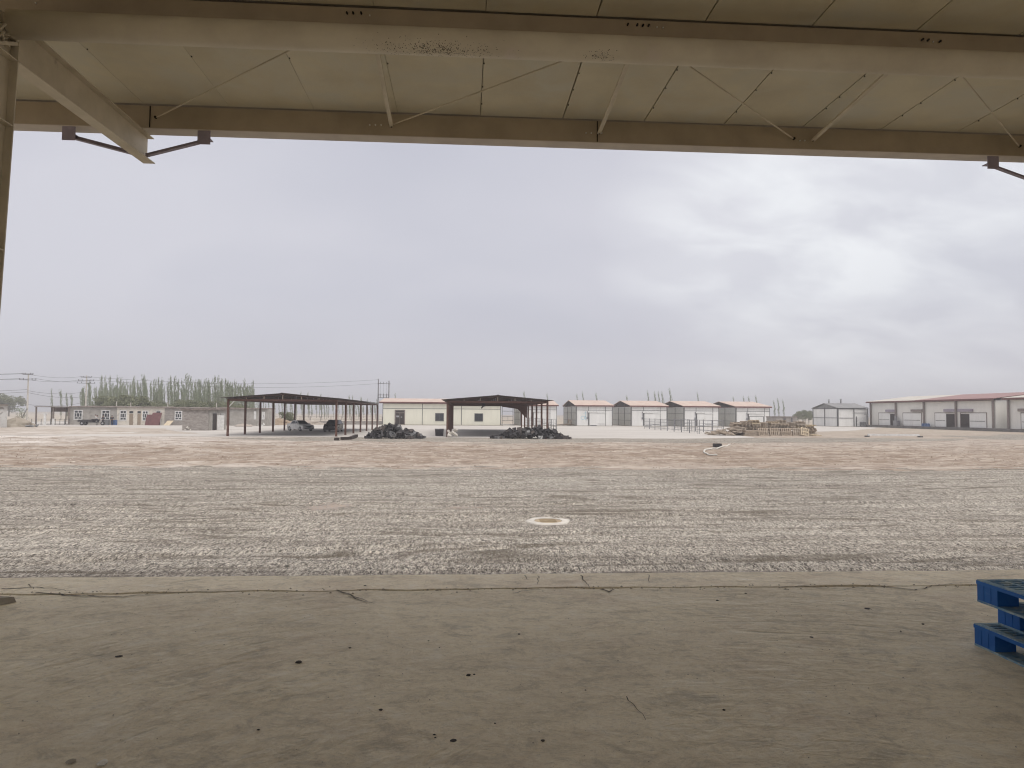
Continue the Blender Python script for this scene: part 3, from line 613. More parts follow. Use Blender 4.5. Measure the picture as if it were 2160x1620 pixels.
# ================================================================== CARPORTS
def carport(x0, x1, y0, bays, label, extra):
    o = thing('carport', label, 'carport', (x0, y0, 0), 'brown steel carports on the concrete yard')
    bl = 5.85; y1 = y0 + bays * bl; xc = (x0 + x1) / 2; he, hb, ha = 3.98, 3.68, 4.50
    for k in range(bays + 1):
        y = y0 + k * bl
        for x in (x0 + .1, x1 - .1):
            m = MB(); m.box(x - .1, y - .1, 0, x + .1, y + .1, hb); m.box(x - .17, y - .17, 0, x + .17, y + .17, .02); m.build('column', brown, o)
        m = MB(); m.box(x0, y - .08, hb, x1, y + .08, hb + .20)
        m.prism([(x0, hb + .201), (x0 + .3, hb + .201), (xc, ha - .16), (x1 - .3, hb + .201), (x1, hb + .201), (xc, ha - .08)], 'y', y - .05, y + .05)
        tr = m.build('truss', brown, o)
        m = MB()
        for f in (.17, .33, .5, .67, .83):
            x = x0 + f * (x1 - x0); top = ha - .13 - abs(x - xc) / (x1 - xc) * (ha - .13 - hb - .2)
            m.box(x - .04, y - .045, hb + .201, x + .04, y - .051 + .08, max(top, hb + .25))
        m.build('strut', galv if k else wood, tr)
    for x in (x0 + .1, x1 - .1):
        m = MB(); m.box(x - .07, y0 + .081, hb + .02, x + .07, y1 - .081, hb + .18); m.build('side_beam', brown, o)
    m = MB(); sl_ = (ha - he) / ((x1 - x0) / 2 + .55)
    for i in range(9):
        for s in (-1, 1):
            x = xc + s * (i + .5) / 9 * ((x1 - x0) / 2 + .35); z = ha - .04 - abs(x - xc) * sl_
            m.box(x - .03, y0 - .45, z - .075, x + .03, y1 + .4, z - .012)
    m.build('roof_purlin', brownroof, o)
    m = MB(); n = 60; pts = []
    w2 = (x1 - x0) / 2 + .55
    for s in (-1, 1):
        for i in range(n):
            a, b = xc + s * w2 * i / n, xc + s * w2 * (i + 1) / n
            za, zb = ha - abs(a - xc) * sl_ + (.018 if i % 2 else 0), ha - abs(b - xc) * sl_ + (0 if i % 2 else .018)
            m.hexa([(a, y0 - .5, za), (b, y0 - .5, zb), (b, y1 + .5, zb), (a, y1 + .5, za), (a, y0 - .5, za + .012), (b, y0 - .5, zb + .012), (b, y1 + .5, zb + .012), (a, y1 + .5, za + .012)] if s > 0 else
                   [(b, y0 - .5, zb), (a, y0 - .5, za), (a, y1 + .5, za), (b, y1 + .5, zb), (b, y0 - .5, zb + .012), (a, y0 - .5, za + .012), (a, y1 + .5, za + .012), (b, y1 + .5, zb + .012)])
    m.build('roof_sheet', brownroof, o)
    m = MB(); m.prism([(xc - .22, ha - .01), (xc, ha + .05), (xc + .22, ha - .01), (xc, ha + .075)], 'y', y0 - .55, y1 + .55); m.build('ridge_cap', brownroof, o)
    return o
c1 = carport(-24.75, -13.4, 76.1, 6, 'left brown carport with two cars parked under it', 0)
c2 = carport(-1.95, 9.0, 76.4, 6, 'right brown carport standing in front of the cream building', 1)
m = MB(); y = 76.4 + 4 * 5.85; m.prism([(5.2, 3.66), (8.75, 3.66), (8.75, 1.9), (8.3, 2.25), (7.4, 3.2), (5.2, 3.5)], 'y', y - .03, y + .03); m.build('gusset_sheet', brown, c2)
m = MB(); m.bar((-24.55, 76.1, 3.1), (-24.05, 76.1, 3.66), .07); m.build('corner_brace', whitef, c1)
m = MB(); m.box(2.0, 82, 3.35, 2.35, 82.3, 3.66); m.bar((2.15, 82.1, 3.4), (1.9, 81.8, 3.15), .1); m.build('lamp', crate_d, c2)
c = Vector((-1.35, 75.9, 0)); m = MB(); r = random.Random(3)
for i in range(9):
    M_ = Matrix.Translation(c + Vector((r.uniform(-.3, .4), r.uniform(-.3, .2), .1 + .09 * i))) @ Euler((r.random(), r.random(), r.random())).to_matrix().to_4x4(); m.mbox(M_, .42, .3, .22)
tag(recenter(m.build('rubble_heap', concretel)), 'small pile of pale rubble at the foot of a right carport column', 'rubble')
# dark bin between the carports
c = G(926.5, 919.8); bn = thing('waste_bin', 'dark square bin with a lid left of the right carport', 'bin', (c.x, c.y, 0))
m = MB(); m.hexa([(c.x - .42, c.y, 0), (c.x + .42, c.y, 0), (c.x + .42, c.y + .9, 0), (c.x - .42, c.y + .9, 0), (c.x - .47, c.y - .05, .72), (c.x + .47, c.y - .05, .72), (c.x + .47, c.y + .95, .72), (c.x - .47, c.y + .95, .72)]); m.build('body', crate_d, bn)
m = MB(); m.box(c.x - .5, c.y - .08, .722, c.x + .5, c.y + .98, .80); m.build('lid', crate_g, bn)
# ------------------------------------------------------------------ heaps of black crates
def crate_mesh(mat):
    m = MB(); a, b, h, t = .27, .20, .24, .022
    m.box(-a, -b, 0, a, b, t)
    m.box(-a, -b, t, -a + t, b, h); m.box(a - t, -b, t, a, b, h); m.box(-a + t, -b, t, a - t, -b + t, h * .82); m.box(-a + t, b - t, t, a - t, b, h)
    m.box(-a - .012, -b - .012, h - .03, a + .012, -b - .001, h); m.box(-a - .012, b + .001, h - .03, a + .012, b + .012, h); m.box(-a - .012, -b, h - .03, -a - .001, b, h); m.box(a + .001, -b, h - .03, a + .012, b, h)
    return m.build('scrap_crate', mat)
cm = [crate_mesh(crate_d), crate_mesh(crate_g), crate_mesh(mk('dusty scrap plastic', (.13, .11, .10), (.07, .06, .058), 4, .8))]; used = [False] * 3
def heap(x0, x1, yc, dep, hmax, n, prof, lab, grp, seed):
    r = random.Random(seed)
    for i in range(n):
        u = r.random(); v = r.uniform(-1, 1); H = hmax * prof(u) * max(0, 1 - v * v * .8) ; x = x0 + u * (x1 - x0); y = yc + v * dep
        z = H * r.random() ** .55
        k = 1 if r.random() < .22 else 2 if r.random() < .35 else 0
        if used[k]: o = cm[k].copy(); col.objects.link(o)
        else: o = cm[k]; used[k] = True
        tilt = .9 if z > .12 else .12
        o.rotation_euler = (r.gauss(0, tilt), r.gauss(0, tilt), r.uniform(0, 6.3)); o.location = (x, y, max(0.0, z - .12) if tilt < .5 else z + .02); o.scale = [r.uniform(.8, 1.25)] * 3
        tag(o, (lab[k]), 'crate', grp)
pf1 = lambda u: max(.06, min(1, (u - .06) * 4.5) * min(1, (1.02 - u) * 2.4)) if u > .12 else .1
heap(-9.9, -4.1, 71.6, 1.35, 1.12, 138, lambda u: max(.08, min(1, u * 3.6, (1.03 - u) * 2.2)), ('black crate tumbled in the heap beside the left carport', 'grey crate tumbled in the heap beside the left carport', 'dusty brown crate tumbled in the heap beside the left carport'), 'scrap crates heaped by the left carport', 11)
heap(2.9, 10.6, 72.9, 1.35, 1.05, 150, lambda u: max(.07, min(1, u * 3.0, (1.03 - u) * 2.6)) * (1 - .35 * (u > .84)), ('black crate tumbled in the heap before the right carport', 'grey crate tumbled in the heap before the right carport', 'dusty brown crate tumbled in the heap before the right carport'), 'scrap crates heaped before the right carport', 12)
m = MB(); m.bar(G(705, 926, .13), G(716, 926, .13), .3, .26); tag(recenter(m.build('timber_block', darkopen)), 'short dark timber block at the corner post of the left carport', 'timber')
m = MB(); m.bar(G(720, 925, .13), G(738, 924.5, .13), .3, .26); m.bar(G(738.3, 924.5, .13), G(752, 919, .2), .3, .26); tag(recenter(m.build('timber_block', darkopen)), 'long dark bent timber leading from the carport to the left heap', 'timber')
def smallbox(name, px, py, sx, sz, mat, lab, cat='box'):
    c = G(px, py); m = MB(); m.box(c.x - sx / 2, c.y, .0, c.x + sx / 2, c.y + .04, sz); m.box(c.x - sx / 2, c.y + .35, .0, c.x + sx / 2, c.y + .39, sz)
    m.box(c.x - sx / 2, c.y + .0405, 0, c.x - sx / 2 + .04, c.y + .3495, sz); m.box(c.x + sx / 2 - .04, c.y + .0405, 0, c.x + sx / 2, c.y + .3495, sz); m.box(c.x - sx / 2 + .041, c.y + .041, .01, c.x + sx / 2 - .041, c.y + .349, .05)
    return tag(recenter(m.build(name, mat)), lab, cat)
smallbox('foam_box', 1141, 926, .52, .32, whitef, 'white open box lying before the right crate heap'); smallbox('red_box', 1150.5, 926, .30, .42, reddoor, 'small red box beside the white box at the right heap')
smallbox('foam_box', 1159, 918, .25, .6, whitef, 'narrow pale box standing behind the right end of the heap')

# ================================================================== CARS
def car(name, label, paint, L, W, H, sedan, loc, heading, wheelr=.31):
    o = thing(name, label, 'car', loc, None, True)      # local: +x is the front
    hl = L / 2; bz = .24
    if sedan: low = [(-hl, .42), (-hl + .02, .86), (-hl + .12, .97), (-hl + .95, .98), (.75, .95), (hl - .25, .80), (hl - .05, .66), (hl, .42), (hl - .1, bz), (-hl + .1, bz)]; cab = [(-hl + .62, .965), (-hl + 1.25, H - .03), (-hl + 1.8, H), (.05, H - .01), (.92, .93)]
    else: low = [(-hl, .45), (-hl + .03, 1.0), (-hl + .1, 1.06), (.85, 1.02), (hl - .3, .90), (hl - .06, .74), (hl, .42), (hl - .08, bz), (-hl + .08, bz)]; cab = [(-hl + .06, 1.045), (-hl + .38, H - .06), (-hl + .8, H), (.15, H - .01), (1.02, .995)]
    # body lofted over the width: full in the middle, drawn in at the shoulders
    m = MB(); secs = [(-W / 2, .90, .0), (-W / 2 + .03, .97, .0), (-W / 2 + .14, 1, .0), (W / 2 - .14, 1, 0), (W / 2 - .03, .97, 0), (W / 2, .90, 0)]
    n = len(low); k0 = len(m.v)
    for (y, s, _) in secs:
        for (x, z) in low: m.v.append((x * (1 - (1 - s) * .35), y, .58 + (z - .58) * (s if z > .58 else 1)))
    for i in range(len(secs) - 1):
        for j in range(n): m.f.append((k0 + i * n + j, k0 + i * n + (j + 1) % n, k0 + (i + 1) * n + (j + 1) % n, k0 + (i + 1) * n + j))
    m.f.append(tuple(k0 + j for j in reversed(range(n)))); m.f.append(tuple(k0 + (len(secs) - 1) * n + j for j in range(n)))
    nc = len(cab); k0 = len(m.v)
    def ins(z): return .07 + .19 * (z - .9) / (H - .9)
    for sgn in (-1, 1):
        for (x, z) in cab: m.v.append((x, sgn * (W / 2 - ins(z)), z))
    m.f.append(tuple(k0 + j for j in range(nc))); m.f.append(tuple(k0 + nc + j for j in reversed(range(nc))))
    for j in range(nc): m.f.append((k0 + j, k0 + nc + j, k0 + nc + (j + 1) % nc, k0 + (j + 1) % nc))
    body = fix_normals(m.build('body', paint, o))
    def P(x, z, sgn, off=.012): return Vector((x, sgn * (W / 2 - ins(z) + off), z))
    def glassq(name, pts):
        m = MB(); m.quad(*pts); m.quad(*[p - Vector((0, 0, .012)) for p in reversed(pts)]); m.build(name, glass, o)
    (ax, az), (bx, bz_), (cx, cz), (dx, dz), (ex, ez) = cab
    e = .012
    wsd = [Vector((ex - .05 + e * 2, s * (W / 2 - .16), ez + .035 + e)) for s in (-1, 1)] + [Vector((dx + .05 + e * 2, s * (W / 2 - .30), dz - .035 + e)) for s in (1, -1)]; glassq('windscreen', wsd)
    rwd = [Vector((ax + .05 - e * 2, s * (W / 2 - .17), az + .04 + e)) for s in (1, -1)] + [Vector((bx - .02 - e * 2, s * (W / 2 - .29), bz_ - .04 + e)) for s in (-1, 1)]; glassq('rear_window', rwd)
    for s in (-1, 1):
        mid_ = -.15 if sedan else -.1
        for (xa, xb) in ((ax + .28, mid_ - .04), (mid_ + .04, ex - .22)):
            def top(x): return H - .10
            t0 = max(xa, bx + .05) if xa < mid_ - .1 else xa; t1 = min(xb, dx - .02)
            q = [P(xa, .99, s), P(xb, .99, s), P(t1 if xb > mid_ + .1 else xb, H - .10, s), P(t0, H - .10, s)]
            m = MB(); m.quad(*(q if s < 0 else q[::-1])); m.build('side_window', glass, o)
        m = MB(); m.box(ex - .25, s * (W / 2 - .02), .93, ex - .13, s * (W / 2 + .13), 1.05); m.build('mirror', paint, o)
        for x in (-hl + .78, hl - .82):
            m = MB(); y1 = s * (W / 2 - .17); y2 = s * (W / 2 + .012); m.tube([(x, y1, wheelr), (x, y2, wheelr)], wheelr, 20)
            wl = m.build('wheel', tyre_m, o)
            m = MB(); m.tube([(x, y2, wheelr), (x, y2 + s * .012, wheelr)], wheelr * .62, 16); m.build('rim', alloy, wl)
        m = MB(); m.hexa([(hl - .14, s * (W / 2 - .42), .60), (hl + .004, s * (W / 2 - .42), .60), (hl - .06, s * (W / 2 - .07), .60), (hl - .2, s * (W / 2 - .07), .60), (hl - .2, s * (W / 2 - .42), .735), (hl - .035, s * (W / 2 - .42), .72), (hl - .12, s * (W / 2 - .08), .735), (hl - .2, s * (W / 2 - .08), .735)]); fix_normals(m.build('headlight', alloy, o))
        m = MB(); m.box(-hl - .012, s * (W / 2 - .40), .70, -hl + .05, s * (W / 2 - .1), .84); m.build('tail_light', redl, o)
    m = MB(); m.box(hl - .05, -.38, .58, hl + .014, .38, .68); m.build('grille', crate_d, o)
    m = MB(); m.box(hl - .03, -W / 2 + .2, .34, hl + .016, W / 2 - .2, .45); m.build('bumper_intake', crate_d, o)
    m = MB(); m.box(hl, -.22, .47, hl + .022, .22, .57); m.build('number_plate', glass if not sedan else bluedust, o)
    o.rotation_euler.z = heading
    return o
car('white_sedan', 'white sedan parked under the left carport facing the camera', whitep, 4.35, 1.70, 1.42, True, (-22.3, 98.6, .008), R(-47))
car('dark_hatchback', 'black hatchback parked behind the right columns of the left carport', blackp, 4.1, 1.78, 1.55, False, (-17.2, 95.0, .008), R(-92))

# ================================================================== COLD ROOMS
def roof_slopes(o, x0, x1, y0, y1, ze, zr, mat, oh=.35, t=.09, yr=None):
    yr = yr or (y0 + y1) / 2; m = MB()
    m.hexa([(x0 - oh, y0 - oh, ze), (x1 + oh, y0 - oh, ze), (x1 + oh, yr, zr), (x0 - oh, yr, zr), (x0 - oh, y0 - oh, ze + t), (x1 + oh, y0 - oh, ze + t), (x1 + oh, yr, zr + t), (x0 - oh, yr, zr + t)])
    m.hexa([(x0 - oh, yr + .001, zr), (x1 + oh, yr + .001, zr), (x1 + oh, y1 + oh, ze), (x0 - oh, y1 + oh, ze), (x0 - oh, yr + .001, zr + t), (x1 + oh, yr + .001, zr + t), (x1 + oh, y1 + oh, ze + t), (x0 - oh, y1 + oh, ze + t)])
    rf = m.build('roof', mat, o)
    return rf
def cold_room(x0, x1, label, door=True, spray=False):
    y0, y1, ze, zr = 149.4, 168.9, 4.30, 5.55
    o = thing('cold_room', label, 'building', (x0, y0, 0), 'white cold rooms in a row across the yard')
    m = MB(); m.box(x0, y0, .1, x1, y1 - .1, ze - .18); m.build('wall', wpanel, o)
    m = MB(); m.box(x0 - .04, y0 + .05, .1, x0 - .004, y1 - .2, ze - .25); m.build('side_panel', gpanel, o)
    m = MB(); m.box(x0 - .1, y0 - .12, 0, x1 + .1, y1, .098); m.build('plinth', concchunk, o)
    rf = roof_slopes(o, x0, x1, y0, y1, ze + .05, zr, pinkroof)
    m = MB(); m.box(x0 - .36, y0 - .40, ze - .17, x1 + .36, y0 - .352, ze + .10); m.build('fascia', fascia, rf)
    m = MB()      # open truss in the gable end that faces the gap
    m.prism([(y0 + .2, ze - .12), (y1 - .2, ze - .12), ((y0 + y1) / 2, zr - .06)], 'x', x0 + .02, x0 + .3); m.build('gable', darkopen, o)
    m = MB()
    m.bar((x0 - .12, y0, ze - .1), (x0 - .12, y1, ze - .1), .08, .12); m.bar((x0 - .12, y0, ze - .02), (x0 - .12, (y0 + y1) / 2, zr - .04), .08, .12); m.bar((x0 - .12, y1, ze - .02), (x0 - .12, (y0 + y1) / 2, zr - .04), .08, .12)
    for f in (.18, .32, .5, .68, .82): m.bar((x0 - .12, y0 + f * (y1 - y0), ze - .05), (x0 - .12, y0 + f * (y1 - y0), ze + (zr - ze) * (1 - abs(f - .5) * 2) - .08), .06)
    m.build('truss', brown, o)
    m = MB(); yy = y0 - .03
    for x in (x0 + .04, x0 + 2.55, x0 + 6.2, x1 - .04): m.box(x - .045, yy, .1, x + .045, y0 + .001, ze - .19)
    m.box(x0 + .09, yy + .004, 3.34, x1 - .09, y0 + .001, 3.42)
    for f in (0, .33, .66, 1): yv = y0 + .3 + f * (y1 - y0 - .8); m.box(x0 - .11, yv - .07, .1, x0 - .041, yv + .07, ze - .2)
    for z in (1.2, 2.75): m.box(x0 - .09, y0 + .4, z, x0 - .042, y1 - .6, z + .08)
    m.build('trim', trim, o)
    if door:
        m = MB(); m.box(x0 + 2.75, y0 - .12, .12, x0 + 6.1, y0 - .032, 2.72); d = m.build('sliding_door', wpanel, o)
        m = MB(); m.box(x0 + 2.62, y0 - .14, .12, x0 + 2.74, y0 - .031, 2.9); m.box(x0 + 4.5, y0 - .135, .42, x0 + 6.0, y0 - .121, .50); m.box(x0 + 2.9, y0 - .13, .0, x0 + 4.3, y0 - .121, .2); m.build('door_frame', trim, d)
        m = MB(); m.box(x0 + 2.4, y0 - .24, 2.86, x0 + 4.4, y0 - .031, 3.2); m.box(x0 + 4.41, y0 - .20, 2.74, x0 + 6.15, y0 - .031, 2.88); m.build('door_rail_cover', whitef, d)
        m = MB(); m.box(x0 + 2.2, y0 - .2, 1.5, x0 + 2.5, y0 - .031, 1.95); m.box(x0 + 2.28, y0 - .16, 2.9, x0 + 2.42, y0 - .031, 3.12); m.box(x0 + 2.32, y0 - .1, 1.95, x0 + 2.38, y0 - .031, 2.9); m.build('control_box', pipeg, o)
    if spray:      # pale blue spray marks left of the door
        sp_ = mk('pale blue spray paint', (.42, .62, .72), (.55, .70, .76), 9, .7); m = MB(); r = random.Random(5)
        def curve(cx, cz, pts, w_=.06):
            for (a, b) in zip(pts, pts[1:]):
                dx, dz = b[0] - a[0], b[1] - a[1]; L_ = math.hypot(dx, dz) + 1e-6; nx, nz = -dz / L_ * w_, dx / L_ * w_
                m.quad((cx + a[0] + nx, y0 - .006, cz + a[1] + nz), (cx + a[0] - nx, y0 - .006, cz + a[1] - nz), (cx + b[0] - nx, y0 - .006, cz + b[1] - nz), (cx + b[0] + nx, y0 - .006, cz + b[1] + nz))
        ring = [(.42 * math.cos(t * .5), .36 * math.sin(t * .5)) for t in range(14)]; curve(x0 + 1.35, 1.75, ring); curve(x0 + 1.95, 2.2, [(0, .9), (.03, .1), (-.05, -.8)], .07); curve(x0 + 1.95, 2.2, [(-.45, .5), (.05, .62), (.2, .6)], .06); curve(x0 + 2.0, 1.9, [(-.3, .2), (.25, -.1), (-.1, -.55)], .05)
        m.build('spray_mark', sp_, o)
    return o
cold_room(11.75, 19.4, 'white cold room seen through the right carport columns', True)
cold_room(23.6, 31.25, 'white cold room with pale blue spray marks beside its door', True, True)
cold_room(35.4, 43.05, 'white cold room behind the left end of the railings', True)
cold_room(46.85, 54.35, 'white cold room third from the right in the pink roofed row, behind the railing', True)
cold_room(58.2, 65.6, 'white cold room at the right end of the row behind the wooden pallets', True)
# cream building
cb = thing('cream_building', 'long cream panel building with dark door and two square windows', 'building', (-17, 149, 0))
m = MB(); m.box(-17, 149, .12, 7.56, 166.8, 4.42); m.build('wall', cpanel, cb)
m = MB(); m.box(-17.6, 148.2, 0, 8.0, 167, .118); m.build('plinth', concchunk, cb)
rf = roof_slopes(cb, -17.2, 7.5, 149, 167, 4.72, 5.62, pinkroof, .5)
m = MB(); m.box(-17.7, 148.44, 4.5, 8.0, 148.49, 4.8); m.build('fascia', fascia, rf)
m = MB(); m.prism([(149.3, 4.43), (166.5, 4.43), (158, 5.55)], 'x', -17.0, 7.5); m.build('gable', gpanel, cb)
m = MB()
for x in (-16.95, -8.81, -.69, 7.5): m.box(x - .06, 148.965, .12, x + .06, 149.001, 4.42)
for a, b in ((-16.88, -8.88), (-8.74, -.76), (-.62, 7.43)): m.box(a, 148.97, 3.38, b, 149.001, 3.47)
m.build('trim', trim, cb)
m = MB(); m.box(-14.5, 148.93, .12, -12.37, 149.001, 3.15); d = m.build('door', postg, cb)
m = MB(); m.box(-14.3, 148.91, .2, -13.48, 148.929, 2.45); m.box(-13.4, 148.91, .2, -12.57, 148.929, 2.45); m.box(-14.3, 148.91, 2.62, -12.57, 148.929, 3.0); m.build('door_leaf', darkopen, d)
m = MB(); m.box(-14.15, 148.895, 1.62, -13.6, 148.909, 1.95); m.box(-13.25, 148.895, 1.55, -12.95, 148.909, 1.75); m.build('notice', mk('faded notice', (.4, .4, .42), None, 9, .8), d)
for cx in (-5.24, 2.93):
    m = MB(); m.box(cx - .9, 148.93, .85, cx + .9, 149.001, 2.52); wn = m.build('window', trim, cb)
    m = MB(); m.box(cx - .75, 148.915, 1.0, cx + .75, 148.929, 2.38); m.build('pane', glass, wn)
    m = MB(); m.box(cx - .02, 148.90, 1.0, cx + .02, 148.914, 2.38); m.build('mullion', trim, wn)
# lightweight frame between the cream building and the cold rooms
m = MB()
for x in (7.9, 10.2): m.box(x - .06, 150.5, 0, x + .06, 150.62, 3.9)
for z in (1.0, 1.9, 3.0, 3.9): m.box(7.96, 150.52, z, 10.14, 150.6, z + .08)
m.box(9.1, 150.53, 1.08, 9.16, 150.59, 1.9)
tag(recenter(m.build('steel_frame', trim)), 'thin dark steel frame standing between cream building and cold rooms', 'frame')
def lumber(x, y, n, lab, seed):
    r = random.Random(seed); m = MB()
    for i in range(n): a = Vector((x + r.uniform(-1, 1), y + r.uniform(-.5, .5), .08 + .06 * (i % 5))); m.bar(a, a + Vector((r.uniform(1.2, 2.2), r.uniform(-.3, .3), r.uniform(0, .15))), .12, .06)
    for i in range(5): a = Vector((x + 1.8 + r.uniform(-.4, .4), y, 0.02)); m.bar(a, a + Vector((r.uniform(-.2, .5), .9, r.uniform(1.2, 1.7))), .12, .06)
    tag(recenter(m.build('lumber_pile', wooddoor)), lab, 'lumber')
lumber(20.6, 152, 16, 'loose brown planks piled in the gap between two cold rooms', 3)
# grey white shed at right of the row
gs = thing('grey_shed', 'grey white panel shed with dark open gable left of the long cold store', 'building', (87, 161, 0))
m = MB(); m.box(87, 161, .08, 94.4, 172.8, 4.15); m.build('wall', wpanel, gs)
m = MB(); m.box(86.9, 161, 0, 94.4, 172.9, .078); m.build('plinth', concchunk, gs)
roof_slopes(gs, 87, 94.2, 161, 172.8, 4.32, 5.5, greyroof, .3)
m = MB(); m.prism([(161.2, 4.16), (172.6, 4.16), (166.9, 5.4)], 'x', 87.02, 94.3); m.build('gable', greyroof, gs)
m = MB()
for y in (161.1, 166.9, 172.7): m.box(86.86, y - .08, .08, 86.998, y + .08, 4.5)
for x in (87.08, 90.9, 94.3): m.box(x - .08, 160.88, .08, x + .08, 160.998, 4.3)
m.box(86.9, 161.2, 2.0, 86.998, 172.6, 2.1); m.box(86.9, 161.2, 4.2, 86.998, 172.6, 4.32); m.box(87.2, 160.9, 2.0, 90.8, 160.998, 2.08); m.box(87.2, 160.9, 4.1, 94.2, 160.998, 4.25); m.box(91.0, 160.9, 3.2, 94.2, 160.998, 3.28)
m.build('trim', trim, gs)
m = MB(); m.box(91.6, 160.86, .1, 93.7, 160.995, 2.3); d = m.build('door', whitef, gs); m = MB(); m.box(91.4, 160.84, .1, 91.58, 160.994, 2.4); m.build('door_frame', trim, d)
m = MB(); m.tube([(93.9, 160.7, .6), (93.9, 160.7, 2.9), (93.2, 160.7, 2.9)], .05, 6); m.build('pipe', trim, gs)
m = MB()
for dx, hh in ((-1.0, .55), (2.0, .75)): m.bar((88 + dx + 1, 166.9, 5.5), (88.0 + dx + 1, 166.9, 5.62 + hh), .22, .3); m.box(87.85 + dx + 1, 166.7, 5.7 + hh, 88.15 + dx + 1, 167.1, 5.9 + hh)
m.build('roof_vent', greyroof, gs)
# long cold store, facade along the depth of the yard, on a raised dock
def long_store(y0, y1, label, roofs, doors, bays, nm):
    X, Z = 94.5, .5
    o = thing('long_cold_store', label, 'building', (X, y0, 0))
    m = MB(); m.box(X + .25, y0, Z, X + 20, y1, 5.5); m.build('wall', mk('ivory panel ' + nm, (.80, .79, .74), (.73, .72, .68), .7, .6, st=(1, 1, .3)), o)
    for (ya, yb, mat) in roofs:
        m = MB()
        m.hexa([(X - .5, ya, 5.78), (X + 10, ya, 7.1), (X + 10, yb, 7.1), (X - .5, yb, 5.78), (X - .5, ya, 5.90), (X + 10, ya, 7.22), (X + 10, yb, 7.22), (X - .5, yb, 5.90)])
        m.hexa([(X + 10.002, ya, 7.1), (X + 20.5, ya, 5.78), (X + 20.5, yb, 5.78), (X + 10.002, yb, 7.1), (X + 10.002, ya, 7.22), (X + 20.5, ya, 5.90), (X + 20.5, yb, 5.90), (X + 10.002, yb, 7.22)])
        rf = m.build('roof', mat, o); m = MB(); m.box(X - .56, ya, 5.55, X - .502, yb, 5.86); m.build('fascia', fascia, rf)
    m = MB(); m.prism([(X + .3, 5.501), (X + 19.9, 5.501), (X + 10, 7.0)], 'y', y0 + .1, y1 - .1); m.build('gable', gpanel, o)
    for y in bays:
        m = MB(); m.box(X - .15, y - .16, Z, X + .10, y + .16, 5.76); m.build('column', postg, o)
    for (ya, yb, side, op) in doors:      # frame from ya to yb, opening op metres at the near (side<0) or far end
        z1 = 3.35; m = MB(); xf = X + .17
        m.box(xf, ya, Z, xf + .078, ya + .14, z1); m.box(xf, yb - .14, Z, xf + .078, yb, z1); m.box(xf, ya + .141, z1 - .14, xf + .078, yb - .141, z1); fr = m.build('door_frame', postg, o)
        if op:
            a, b = (ya + .15, ya + .15 + op) if side < 0 else (yb - .15 - op, yb - .15)
            m = MB(); m.box(xf + .03, a, Z, xf + .07, b, z1 - .3); m.build('doorway', darkopen, fr)
        else: a = b = ya + .15
        la, lb = (b, yb - .15) if side < 0 or not op else (ya + .15, a)
        m = MB(); m.box(xf + .005, la, Z + .05, xf + .07, lb, z1 - .16); lf = m.build('door_leaf', wpanel, fr)
        m = MB(); m.box(xf - .03, la + .3, 1.68, xf + .004, lb - .2, 1.78); m.build('handle_bar', trim, lf)
        ym = (ya + yb) / 2; m = MB(); m.box(X - .12, ya - .4 if side < 0 else ym, 3.5, X + .245, ym if side < 0 else yb + .3, 4.0); m.build('door_rail_cover', galv if op else postg, o)
    return o
long_store(121.3, 160.6, 'long ivory cold store with half cream half dull red roof', [(143.0, 161.2, creamroof), (120.9, 142.998, redroof)],
           [(151.0, 157.4, -1, 1.7), (141.9, 148.3, -1, 0), (131.6, 137.8, -1, 2.6), (123.4, 130.4, 1, 2.4)], (160.2, 150.5, 140.9, 131.3, 121.6), 'far')
long_store(88, 118.2, 'near ivory cold store cut by the right edge of the picture', [(87.5, 118.8, creamroof)], [(109, 115.5, 1, 0), (99, 105, 1, 2)], (118.0, 108, 98, 88.3), 'near')
m = MB(); m.box(93.2, 86, 0, 94.74, 163.6, .5); m.box(94.75, 118.21, 0, 114, 121.29, .5); tag(recenter(m.build('loading_platform', mk('dark stained concrete', (.13, .125, .12), (.2, .19, .18), 1, .9))), 'low dark concrete loading platform along the long cold stores', 'platform')
def at_pl(y): return Vector((93.9, y, .5))
for i, y in enumerate((138.6, 139.4, 140.3)):
    m = MB(); c = at_pl(y); m.tube([c, c + Vector((0, 0, .1)), c + Vector((0, 0, .5)), c + Vector((0, 0, .62))], .38, 10, True, .2)
    tag(recenter(m.build('blue_sack', blueb)), ('blue sack at the far end of three on the platform' if i == 2 else 'blue sack in the middle of three on the platform' if i == 1 else 'blue sack nearest the open door on the platform'), 'sack', 'blue sacks on the loading platform')
c = at_pl(149.3); m = MB(); m.box(c.x - .3, c.y - .7, .5, c.x + .35, c.y + .8, 1.6); m.box(c.x, c.y + .2, 1.602, c.x + .3, c.y + .75, 2.6); tag(recenter(m.build('cooling_unit', pipeg)), 'grey cooling unit standing on the platform between two doors', 'machine')
c = Vector((92.2, 160.2, 0)); m = MB(); m.box(c.x, c.y, 0, c.x + 1.2, c.y + .5, 1.1); m.box(c.x + .15, c.y - .03, .25, c.x + 1.05, c.y - .001, .9); tag(recenter(m.build('generator_box', crate_g)), 'dark grey box machine beside the grey shed door', 'machine')

